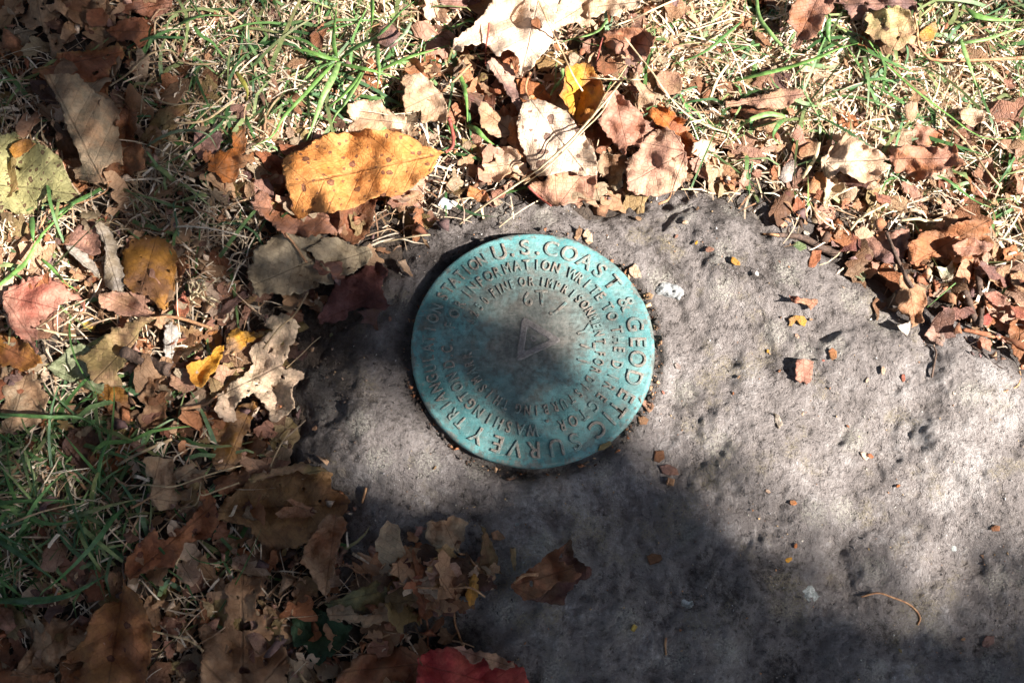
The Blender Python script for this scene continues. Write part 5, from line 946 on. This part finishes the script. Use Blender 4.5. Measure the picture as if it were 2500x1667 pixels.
stick('twig', 'short grey-brown twig with a pale snapped tip on the rock edge', 'twig', 'K', [(640,320),(540,275),(430,215),(330,195),(260,195)], .0030, .0016, M_TWIG, kids=[([(262,195),(220,188),(165,185)], .0011, 'snapped_tip', M_PET), ([(330,200),(322,170),(330,140)], .0011, 'side_shoot', None), ([(540,280),(580,270),(610,290)], .0010, 'side_shoot', None)])
stick('stick', 'dark round stick lying under the leaves in the left middle', 'stick', 'E', [(850,1005),(900,1030),(980,1060),(1080,1095),(1160,1130)], .0042, .0046, M_TWIG, k=10)
stick('stick', 'dark brown split stick in the litter on the right', 'stick', 'K', [(1440,520),(1470,600),(1500,690),(1530,770)], .0028, .0022, M_TWIG)
stick('stick', 'thicker brown stick right of the split one', 'stick', 'K', [(1530,420),(1545,520),(1555,640),(1550,780)], .0026, .0020, M_TWIG)
stick('stick', 'reddish peeled stick reaching in from the right edge', 'stick', 'K', [(1440,795),(1560,820),(1680,850),(1860,915)], .0013, .0026, M_TWIGR)
stick('leaf_stalk', 'dark stalk crossing the purplish-brown leaf on the right', 'stalk', 'K', [(950,175),(990,270),(1030,360),(1070,450),(1120,530)], .0012, .0014, M_TWIG)
stick('root_fibre', 'thin grey rootlet draped on the rock at the right', 'root', 'K', [(1450,840),(1500,900),(1560,945),(1620,1000),(1700,1050)], .0006, .0005, M_TWIG)
stick('stem', 'short dark stem piece standing on the right-hand rock', 'stem', 'K', [(1255,905),(1268,945),(1255,1020),(1240,1100)], .0006, .0008, M_TWIG)
stick('stem', 'pale hooked stem near the right edge of the rock', 'stem', 'K', [(1800,1060),(1805,1110),(1780,1160),(1690,1195)], .0007, .0006, M_PET)
stick('root_fibre', 'thin dark curved rootlet along the upper right rock', 'root', 'L', [(990,125),(1080,115),(1160,150),(1250,240),(1340,310),(1470,385)], .0007, .0005, M_TWIG)
stick('straw', 'bent grass stalk lying alone on the lower right rock', 'straw', 'J', [(835,985),(950,960),(1050,990),(1150,1030),(1210,1080),(1235,1130),(1218,1175)], .0006, .0007, M_PET)
stick('straw', 'short split straw on the dark rock', 'straw', 'I', [(1455,1260),(1450,1310),(1455,1380)], .0008, .0006, M_PET)
stick('seed', 'round yellow seed on the dark rock', 'seed', 'I', [(1228,1190),(1238,1196),(1250,1204)], .0022, .0022, M_SEED, k=10)
stick('seed', 'tan acorn-like bud at the edge of the shade', 'seed', 'I', [(1462,205),(1485,210),(1508,215)], .0026, .0024, M_PET, k=10)
stick('leaf_stalk', 'crimson stalk standing against the big cream leaf', 'stalk', 'C', [(263,160),(255,240),(240,340),(240,450)], .0007, .0006, M_PETR, lift=.003)
stick('stem', 'orange bent stem in the debris on the dark rock', 'stem', 'H', [(1215,980),(1290,1040),(1340,1120),(1360,1220),(1362,1350)], .0010, .0007, M_TWIGR)
stick('stem', 'thin pale stem hanging toward the crimson leaf', 'stem', 'H', [(1560,930),(1530,1060),(1525,1180),(1550,1270),(1580,1340)], .0007, .0008, M_PET)
stick('stem', 'pale straw arching across the debris pile', 'stem', 'H', [(1190,960),(1320,985),(1480,990),(1620,985),(1710,1040)], .0006, .0006, M_PET, lift=.003)
stick('twig', 'brown forked twig at the left of the debris pile', 'twig', 'H', [(870,785),(960,840),(1060,900),(1120,960),(1170,1030)], .0016, .0013, M_TWIG, kids=[([(1060,900),(1100,840),(1160,790)], .0008, 'side_shoot', M_PET)])
stick('stem', 'short ochre stem on the shaded rock left of the disc bottom', 'stem', 'H', [(985,375),(975,420),(960,468)], .0010, .0008, M_PET)
def ribbon(px, py, zz, w, roll=0.0, taper=True, fold=0.14):
    c = Pn(px, py, zz); d = np.gradient(c, axis=0); d /= np.linalg.norm(d, axis=1)[:, None]+1e-9
    s = np.cross(d, [0, 0, 1.0]); s /= np.linalg.norm(s, axis=1)[:, None]+1e-9
    t = np.linspace(0, 1, len(c)); ww = w*0.5*(np.minimum(1, 0.55+1.5*t)*(1-t**1.7)+0.04 if taper else np.ones(len(c)))
    b = np.cross(s, d); r = roll*np.ones(len(c)); sv = s*np.cos(r)[:, None]+b*np.sin(r)[:, None]; up = np.cross(sv, d)
    V = np.stack([c-sv*ww[:, None], c-up*(ww*fold)[:, None], c+sv*ww[:, None]], 1).reshape(-1, 3)
    n = len(c); i = (np.arange(n-1)*3)[:, None]; F = np.concatenate([np.hstack([i, i+1, i+4, i+3]), np.hstack([i+1, i+2, i+5, i+4])])
    return V, F
def blade(name, label, cat, crop, pts, w, col, lift=0.004, arcz=0.004, taper=True, parent=None, roll=None, group=None):
    p = catmull(cpx(crop, pts), 8); z = polyz(p, lift, arcz); V, F = ribbon(p[:, 0], p[:, 1], z, w*(0.5 if taper else 0.33), random.uniform(-.5, .5) if roll is None else roll, taper)
    C = np.ones((len(V), 4)); t = np.repeat(np.linspace(0, 1, len(p)), 3)[:, None]; c = np.array(col); C[:, :3] = c*(0.85+0.3*t)
    o = mesh_obj(name, V, F, M_BLADE, parent, attrs={'col_a': C})
    md = o.modifiers.new('thickness', 'SOLIDIFY'); md.thickness = 0.00018
    if parent is None: tag(o, label, cat, group)
    return o
tuft = bpy.data.objects.new('grass_tuft', None); COL.objects.link(tuft); tuft.location = (0, 0, 0)
tag(tuft, 'star-shaped tuft of broad green grass blades above the orange leaf', 'grass tuft')
G1, G2, G3 = (.15,.29,.07), (.10,.21,.06), (.20,.33,.11)
for pts, w, c in (([(640,410),(540,390),(420,350),(290,330)], .0040, G1), ([(620,400),(600,290),(605,180),(620,40)], .0042, G1), ([(650,400),(740,330),(860,270),(960,190),(1060,80),(1150,10)], .0052, G2), ([(640,420),(600,520),(520,680),(470,830),(415,960)], .0056, G3),
   ([(610,430),(500,540),(400,650),(260,800),(180,930),(30,1010)], .0034, G1), ([(800,470),(720,590),(620,690),(530,750)], .0040, G1), ([(800,490),(760,570),(680,700),(610,790),(570,895)], .0044, G3), ([(650,440),(780,465),(890,490),(1050,540)], .0042, G1),
   ([(900,490),(1000,440),(1120,390),(1260,350),(1390,310)], .0034, G1), ([(900,300),(900,380),(910,480),(900,610)], .0044, G3), ([(590,420),(500,470),(430,560)], .0030, G2), ([(860,-20),(865,80),(850,230)], .0040, G1), ([(1130,150),(1080,240),(960,330)], .0030, (.30,.38,.24))):
    blade('blade', None, None, 'B', pts, w, c, lift=.006, arcz=.006, parent=tuft)
SB = 'grass blade'
for lab, cr, pts, w, c in (
 ('long green blade sweeping left across the top right straw', 'C', [(1990,150),(1880,240),(1760,340),(1620,410),(1500,445)], .0026, G2), ('broad green blade crossing the upper right grass', 'D', [(-20,550),(150,510),(350,460),(560,390),(700,330),(830,295)], .0046, G1),
 ('long green stem running down to the right edge', 'D', [(900,280),(1000,410),(1150,560),(1300,680),(1450,790),(1600,900),(1740,950),(1990,925)], .0026, G1), ('pale green upright blade at the upper right edge', 'D', [(1530,270),(1560,370),(1600,480),(1640,600)], .0042, G3),
 ('wide green blade in the top right corner', 'D', [(1570,60),(1640,110),(1780,135),(1990,140)], .0052, G1), ('light green blade near the top right edge', 'D', [(1500,300),(1700,270),(1850,220),(1990,180)], .0030, G3),
 ('arching green blade beside the rolled brown leaf', 'D', [(330,800),(220,780),(110,810),(30,860),(-20,940)], .0046, G3), ('drooping green blade under the arching one', 'D', [(320,820),(270,870),(250,940),(300,990)], .0038, G2),
 ('green blade left of the brown pointed leaf at the top right', 'D', [(130,-20),(150,120),(230,230),(320,330),(400,400)], .0040, G3), ('dark green blade under the brown pointed leaf', 'D', [(630,100),(620,220),(640,300)], .0046, G2),
 ('green blade at the rock edge below the folded tan leaf', 'D', [(1370,1200),(1450,1240),(1540,1310),(1640,1380),(1740,1420)], .0028, G2),
 ('bright green stalk of grass at the left edge', 'E', [(-20,560),(80,480),(180,390),(240,280),(300,190),(400,90),(520,-10)], .0036, G1), ('short green blade beside the left edge stalk', 'E', [(215,80),(220,160),(230,270)], .0050, G2),
 ('grey-green blade over the brick-red leaf', 'E', [(280,370),(350,430),(430,520),(530,590)], .0030, G1), ('wide dark green blade at the lower left', 'G', [(-40,1065),(120,1065),(280,1060),(420,1030),(540,970),(665,895)], .0058, (.06,.13,.05)),
 ('long straight green blade sloping across the lower left', 'G', [(-20,690),(100,770),(200,840),(350,950)], .0046, (.05,.12,.05)), ('green curling blade above the lower left grass', 'E', [(-20,1430),(150,1440),(350,1450),(520,1450),(640,1500),(720,1568)], .0032, (.08,.16,.05)),
 ('upright green blade in the lower left grass', 'G', [(600,400),(600,280),(620,180),(660,60),(620,-10)], .0040, (.07,.17,.05)), ('grey-green arching blade in the shade by the curled tan leaf', 'A', [(1000,1000),(1100,940),(1220,895),(1340,895),(1430,930),(1490,1030)], .0030, (.16,.20,.11)),
 ('dark green blade under the stalk of the curled tan leaf', 'A', [(690,1290),(600,1340),(480,1400),(380,1480),(290,1560)], .0036, G2), ('olive green blade with a yellow tip in the dim top grass', 'A', [(1610,490),(1660,560),(1690,620),(1685,690)], .0042, (.28,.26,.05)),
 ('green blade in the dim grass of the top left', 'A', [(1180,190),(1280,140),(1400,105),(1560,110)], .0044, G2), ('long green blade in the dim top grass', 'A', [(1330,180),(1370,240),(1460,300),(1560,440)], .0044, G2),
 ('green blade right of the big cream leaf', 'C', [(1070,130),(1020,200),(940,240),(850,260),(750,290)], .0034, G3), ('green blade above the orange leaf stalk', 'C', [(60,500),(90,590),(110,700),(115,850)], .0040, G1), ('green leafy blade meeting it at a joint', 'C', [(115,855),(180,890),(240,950),(300,990)], .0046, G1), ('short green blade below the big cream leaf', 'C', [(770,470),(750,550),(700,620),(680,660)], .0034, G3)):
    blade('grass_sprig', lab, SB, cr, pts, w, c, lift=.005, arcz=.004)
SW = (.66,.53,.34); SW2 = (.58,.43,.25); SWD = (.40,.29,.17)
for lab, cr, pts, w, c in (
 ('long pale straw running from above the disc up to the right', 'C', [(60,1530),(250,1390),(450,1260),(620,1140),(800,980),(920,850),(1060,690),(1180,540)], .0028, SW), ('thinner straw beside the long pale one', 'C', [(500,1260),(640,1160),(770,1040),(900,900),(1030,770),(1100,650)], .0018, SW),
 ('frayed straw lying across the amber-yellow leaf', 'C', [(900,880),(980,780),(1060,640),(1150,530),(1210,440)], .0016, SW2), ('curved straw across the big cream leaf', 'C', [(590,-20),(640,90),(700,220),(770,370),(840,520),(905,625)], .0020, SW2),
 ('long straw crossing the twisted tan leaf', 'C', [(1190,255),(1280,370),(1370,480),(1450,600),(1540,710),(1640,800),(1780,870),(1900,905)], .0024, SW), ('straight straw right of the round leaf', 'C', [(1080,190),(1250,130),(1400,60),(1560,-10)], .0020, SW),
 ('pale straw leaning down right at the top', 'C', [(1780,670),(1820,560),(1870,480),(1920,420)], .0030, SW), ('horizontal pale straw above the amber-yellow leaf', 'C', [(945,530),(1080,540),(1200,545),(1330,540)], .0016, SW),
 ('flat dry blade pointing down at the right rock edge', 'D', [(560,970),(540,1060),(490,1150),(440,1220)], .0040, SW), ('long dark straw slanting across the right grass', 'D', [(960,370),(1100,500),(1250,640),(1380,790),(1500,900),(1600,1020),(1700,1160),(1810,1290)], .0022, SWD),
 ('pale straw across the right-hand litter', 'K', [(720,160),(780,90),(860,40),(960,-10)], .0030, SW), ('curved straw dropping to the right rock edge', 'K', [(460,-20),(500,50),(560,110),(620,150)], .0018, SW2), ('bleached straw lying level in the right litter', 'K', [(1040,100),(1150,90),(1220,105),(1310,95)], .0028, SW),
 ('straw loop across the lower left leaves', 'G', [(700,430),(860,360),(1050,370),(1230,310),(1400,260),(1480,240)], .0016, SWD), ('second straw under the loop', 'G', [(1100,500),(1200,470),(1225,340),(1230,420),(1360,380),(1460,345)], .0014, SWD), ('thick straw in the lower left grass', 'G', [(710,240),(820,180),(930,130),(1050,80)], .0030, SWD),
 ('pale bent straw above the shaded curled tan leaf', 'A', [(750,590),(880,500),(980,400),(1080,350),(1170,350),(1220,410),(1330,440),(1520,435)], .0022, SWD), ('straw standing in the shade by the holey leaf', 'A', [(960,780),(970,680),(990,590),(1060,510)], .0016, SWD), ('wide pale straw in the dim thatch', 'A', [(1040,660),(1120,700),(1210,715),(1300,700)], .0024, SWD),
 ('curved straw at the shade edge left of the grass tuft', 'A', [(1200,840),(1330,840),(1430,810),(1530,740),(1600,690)], .0022, SW2), ('thick straw left of the amber leaf', 'E', [(250,840),(330,860),(420,880),(520,890)], .0034, SW), ('pale straw across the left edge patch', 'E', [(270,830),(360,770),(460,700),(600,640)], .0020, SW),
 ('straw pointing at the disc from the soil', 'F', [(650,1040),(740,960),(810,890),(870,840)], .0009, SWD), ('straw on the debris above the disc', 'F', [(1260,240),(1380,215),(1500,195),(1568,190)], .0022, SW), ('straw rising from the holey tan leaf', 'F', [(500,920),(600,790),(700,700),(790,555)], .0018, SWD),
 ('straw at the bottom left near the oval leaf', 'G', [(935,1250),(1050,1280),(1160,1310),(1240,1370)], .0022, SW2), ('frayed straw below the amber drooping leaf', 'H', [(400,250),(420,200),(460,120),(520,20)], .0014, SWD), ('short thick straw at the bottom edge', 'H', [(560,1490),(590,1530),(620,1570)], .0032, SWD)):
    blade('straw', lab, 'straw', cr, pts, w, c, lift=.004, arcz=.003, taper=False)

# ------------------------------------------------------------------ stones, lichens, husk
def lump(name, label, cat, crop, pts, hgt, mat, seed, sub=5.0, rough=0.5):
    p = rough_outline(chaikin(cpx(crop, pts), 1), 0.8, 4, seed); mn, mx = p.min(0), p.max(0)
    X, Y = np.meshgrid(np.arange(mn[0], mx[0], sub), np.arange(mn[1], mx[1], sub)); X = X.ravel(); Y = Y.ravel(); k = inpoly(X, Y, p)
    r = delaunay_2d_cdt([Vector(v) for v in list(map(tuple, p))+list(zip(X[k], Y[k]))], [(i, (i+1) % len(p)) for i in range(len(p))], [], 0, 1e-5)
    v = np.array([tuple(a) for a in r[0]]); t = np.array([f for f in r[2] if len(f) == 3]); c = v[t].mean(1); t = t[inpoly(c[:, 0], c[:, 1], p)]
    d = np.clip(polydist(v[:, 0], v[:, 1], list(map(tuple, p))), 0, 99); d = d/max(d.max(), 1)
    z = hr(v[:, 0], v[:, 1], G0)-0.0006+hgt*(d**0.5)*(1+rough*fbm(v[:, 0]/14, v[:, 1]/14, 3, seed))+0.0003*(d > 0)
    W3 = Pn(v[:, 0], v[:, 1], z); cr = np.cross(W3[t][:, 1]-W3[t][:, 0], W3[t][:, 2]-W3[t][:, 0])[:, 2].sum()
    if cr < 0: t = t[:, ::-1]
    return tag(mesh_obj(name, W3, np.ascontiguousarray(t), mat), label, cat)
lump('stone_chip', 'pale grey crusty stone chip on the rock right of the disc', 'stone', 'L', [(520,790),(560,755),(620,755),(680,780),(715,800),(710,850),(680,880),(640,860),(580,845),(525,830)], 0.0034, M_QUARTZ, 3, 4, 0.6)
lump('lichen_patch', 'grey-green lichen patch on the dark lower right rock', 'lichen', 'J', [(420,930),(470,890),(520,910),(540,960),(590,980),(560,1020),(490,1030),(440,1000)], 0.0007, M_LICHEN, 5)
lump('lichen_patch', 'small pale lichen rosette at the right shade edge', 'lichen', 'J', [(1430,660),(1465,630),(1495,660),(1480,695),(1440,690)], 0.0008, M_LICHEN, 6)
lump('lichen_patch', 'white lichen fleck on the upper part of the lower right rock', 'lichen', 'J', [(360,50),(410,50),(440,90),(410,120),(370,90)], 0.0006, M_LICHEN, 8)
lump('lichen_patch', 'faint round lichen on the dark rock below the disc', 'lichen', 'I', [(1540,990),(1590,975),(1640,1000),(1650,1050),(1600,1080),(1550,1050)], 0.0004, M_LICHEN, 9)
lump('lichen_patch', 'little pale lichen on the dark rock left of the debris', 'lichen', 'I', [(430,480),(460,475),(475,500),(455,520),(430,510)], 0.0005, M_LICHEN, 10)
hk = leaf('seed_husk', 'translucent white papery husk on the soil above the disc', 'B', [(1310,1400),(1350,1345),(1395,1370),(1425,1380),(1400,1430),(1350,1430)], 'white', 'white', cat='husk', lift=.004, arch=.2, wr=1.5)
hk.data.materials.clear(); hk.data.materials.append(M_HUSK)
stick('dry_flower', 'fuzzy orange dry flower beside the brick-red leaf', 'flower', 'E', [(570,820),(595,820),(625,830),(645,835)], .0030, .0022, M_SEED, k=9, kids=[([(560,830),(545,800),(550,775)], .0003, 'bristle', M_PET), ([(580,810),(585,770),(610,765)], .0003, 'bristle', M_PET), ([(600,800),(620,770),(625,760)], .0003, 'bristle', M_PET)])
# pale dry tuft in the sun at the left
dt = bpy.data.objects.new('dry_grass_tuft', None); COL.objects.link(dt); tag(dt, 'small frayed tuft of bleached dry grass right of the amber leaf', 'grass tuft')
for i in range(26):
    x0, y0 = random.uniform(1290, 1420), random.uniform(560, 680); a = random.uniform(-2.6, 0.4); l = random.uniform(60, 150)
    blade('blade', None, None, 'E', [(x0, y0), (x0+0.5*l*math.cos(a)+random.uniform(-15, 15), y0+0.5*l*math.sin(a)), (x0+l*math.cos(a), y0+l*math.sin(a)+random.uniform(-10, 25))], random.uniform(.0009, .0017), (.70,.58,.38), lift=.003, arcz=.006, parent=dt)

# ------------------------------------------------------------------ the tree that shades the spot (it stands outside the picture)
tree = bpy.data.objects.new('shade_tree', None); COL.objects.link(tree); tree.location = (2.7, -2.0, 0)
tag(tree, 'small-leaved tree beside the rock casting the dappled shade', 'tree')
def tpart(name, pts, r0, r1, mat, k=10):
    p = catmull(np.array(pts), 8); V, F = tube(p-np.array([2.7, -2.0, 0]), np.linspace(r0, r1, len(p))*(1+0.08*fbm(np.arange(len(p))*0.5, np.zeros(len(p)), 2, int(r0*1e4))), k); return mesh_obj(name, V, F, mat, tree)
S3 = np.array(SUN); e1 = np.cross(S3, [0, 0, 1]); e1 /= np.linalg.norm(e1); e2 = np.cross(e1, S3)
tpart('trunk', [(2.7,-2.0,-0.05),(2.66,-1.97,0.8),(2.72,-1.95,1.8),(2.68,-2.0,3.0)], 0.13, 0.06, M_BARK, 14)
def along(px, py, d): return tuple((Pn(px, py)+S3*d).tolist())
tpart('limb', [(2.69,-1.96,1.3),(2.2,-1.5,1.45),along(1300,1700,1.75),along(700,1400,1.85),along(250,1150,1.9)], 0.035, 0.006, M_BARK)
tpart('limb', [(2.70,-1.95,1.9),(2.1,-1.6,2.0),along(1500,1800,2.1),along(600,1700,2.2)], 0.03, 0.006, M_BARK)
tpart('limb', [(2.70,-1.95,2.2),(1.9,-1.0,2.1),along(-300,600,2.2),along(150,200,2.3)], 0.03, 0.005, M_BARK)
def crown():
    rng = np.random.default_rng(5); n = 110000; x = rng.uniform(-900, 3500, n); y = rng.uniform(-800, 2600, n)
    ins = (x > -60) & (x < 2560) & (y > -60) & (y < 1727)
    T = gridval(SUNMAP, x, y)
    off = np.maximum(np.maximum(-60-x, x-2560), np.maximum(-60-y, y-1727)).clip(0, 1e9)
    wild = np.where(fbm(x/420, y/420, 2, 55) > 0.12, 0.95, 0.06); f = sstep(60, 380, off); T = T*(1-f)+wild*f
    T = np.clip(1.10*(T-0.088), 0.004, 1.0)
    lai = -np.log(T); lai[T > 0.93] = 0
    leafA = 2000.0; exp_n = lai/leafA*(4400*3400)/n
    k = rng.random(n) < exp_n; x, y = x[k], y[k]; m0 = m = len(x)
    g1, g2 = np.meshgrid(np.arange(-860, 3460, 52.0), np.arange(-760, 2560, 52.0)); g1 = g1.ravel()+rng.uniform(-12, 12, g1.size); g2 = g2.ravel()+rng.uniform(-12, 12, g2.size)
    o2 = np.maximum(np.maximum(-60-g1, g1-2560), np.maximum(-60-g2, g2-1727)); kk = (gridval(SUNMAP, g1, g2) < 0.155) & (o2 < 120)
    for dx_ in (0, 26): x = np.concatenate([x, g1[kk]+dx_]); y = np.concatenate([y, g2[kk]+dx_])
    m = len(x)
    d = rng.uniform(1.6, 2.5, m); c = Pn(x, y)+S3[None]*d[:, None]
    # crown leaves are placed to cast the sun table's shade; deep-shade ones are larger
    ln = np.where(np.arange(m) < m0, 0.70, 1.0)*rng.uniform(0.010, 0.0165, m); wd = ln*rng.uniform(0.5, 0.68, m); a = rng.uniform(0, 6.28, m)
    nrm = S3+rng.normal(0, 0.30, (m, 3)); nrm /= np.linalg.norm(nrm, axis=1)[:, None]
    t = np.cross(nrm, np.array([math.sin(1.0), 0.3, 0.2])+rng.normal(0, 0.3, (m, 3))); t /= np.linalg.norm(t, axis=1)[:, None]; b = np.cross(nrm, t)
    ta = t*np.cos(a)[:, None]+b*np.sin(a)[:, None]; tb = np.cross(nrm, ta)
    prof = [(-0.5, 0), (-0.25, 0.40), (0.1, 0.48), (0.5, 0.0), (0.1, -0.48), (-0.25, -0.40)]
    V = np.zeros((m, 6, 3))
    for i, (u, v) in enumerate(prof): V[:, i] = c+ta*(u*ln*1.25)[:, None]+tb*(v*wd*1.15)[:, None]+nrm*(abs(v)*ln*0.2)[:, None]
    i = (np.arange(m)*6)[:, None]; F = np.concatenate([np.hstack([i, i+1, i+2, i+3]), np.hstack([i, i+3, i+4, i+5])])
    return mesh_obj('crown', V.reshape(-1, 3)-np.array([2.7, -2.0, 0]), F, M_CROWN, tree, smooth=False)
crown()

# ------------------------------------------------------------------ unseen trees of the wood, added to close off the sky and deepen the shade
def added_tree_crown(seed, hgt, rad, n):
    r = np.random.default_rng(seed); o = r.normal(size=(n, 3)); o /= np.linalg.norm(o, axis=1)[:, None]; o *= (r.random(n)**0.45)[:, None]
    c = o*np.array([rad, rad, rad*0.75])+np.array([0, 0, hgt]); c += 0.35*np.stack([perlin(c[:, 1]*1.1, c[:, 2]*1.1, 3), perlin(c[:, 0]*1.1, c[:, 2]*1.1, 4), perlin(c[:, 0]*1.1, c[:, 1]*1.1, 5)], -1)
    return c, r
def added_tree(x, y, hgt, rad, n, seed):
    t = bpy.data.objects.new('added_woodland_tree', None); COL.objects.link(t); t.location = (x, y, 0)
    tag(t, 'leafy tree of the wood, added out of view to close off the sky', 'tree', 'trees added to close off the sky')
    p = catmull(np.array([(0, 0, -0.1), (0.05, 0.03, hgt*0.3), (-0.06, 0.05, hgt*0.65), (0.02, 0, hgt*1.1)]), 6); V, F = tube(p, np.linspace(0.17, 0.04, len(p)), 10); mesh_obj('trunk', V, F, M_BARK, t)
    c, r = added_tree_crown(seed, hgt, rad, n)
    w = c+np.array([x, y, 0]); s = w@S3; perp = np.linalg.norm(w-s[:, None]*S3[None], axis=1)
    c = c[(perp > 0.38) & ((w[:, 2] > 1.2))]; m = len(c)  # added foliage leaves a gap along the sun ray
    nr = r.normal(size=(m, 3))+np.array([0, 0, 1.3]); nr /= np.linalg.norm(nr, axis=1)[:, None]; ta = np.cross(nr, r.normal(size=(m, 3))); ta /= np.linalg.norm(ta, axis=1)[:, None]; tb = np.cross(nr, ta)
    ln = r.uniform(0.14, 0.28, m); V = np.zeros((m, 6, 3))
    for i, (u, v) in enumerate([(-0.5, 0), (-0.2, 0.34), (0.15, 0.32), (0.5, 0), (0.15, -0.32), (-0.2, -0.34)]): V[:, i] = c+ta*(u*ln)[:, None]+tb*(v*ln)[:, None]+nr*(abs(v)*0.2*ln)[:, None]
    i = (np.arange(m)*6)[:, None]; F = np.concatenate([np.hstack([i, i+1, i+2, i+3]), np.hstack([i, i+3, i+4, i+5])])
    mesh_obj('crown', V.reshape(-1, 3), F, M_WARM_CROWN, t, smooth=False)
for k, (x, y, h, r, n) in enumerate(((-3.2, 1.5, 4.2, 2.6, 5200), (-2.4, -3.0, 4.6, 2.7, 5200), (1.2, 3.8, 4.4, 2.6, 5200), (-0.8, 0.6, 6.8, 2.8, 7000), (4.6, 2.0, 5.0, 2.6, 4200), (1.0, -4.6, 4.8, 2.6, 4200), (-6.0, -1.0, 5.2, 3.2, 4200), (-2.6, 5.8, 5.4, 3.2, 4200), (6.5, -5.5, 6.0, 3.0, 4200))):
    added_tree(x, y, h, r, n, 300+k)
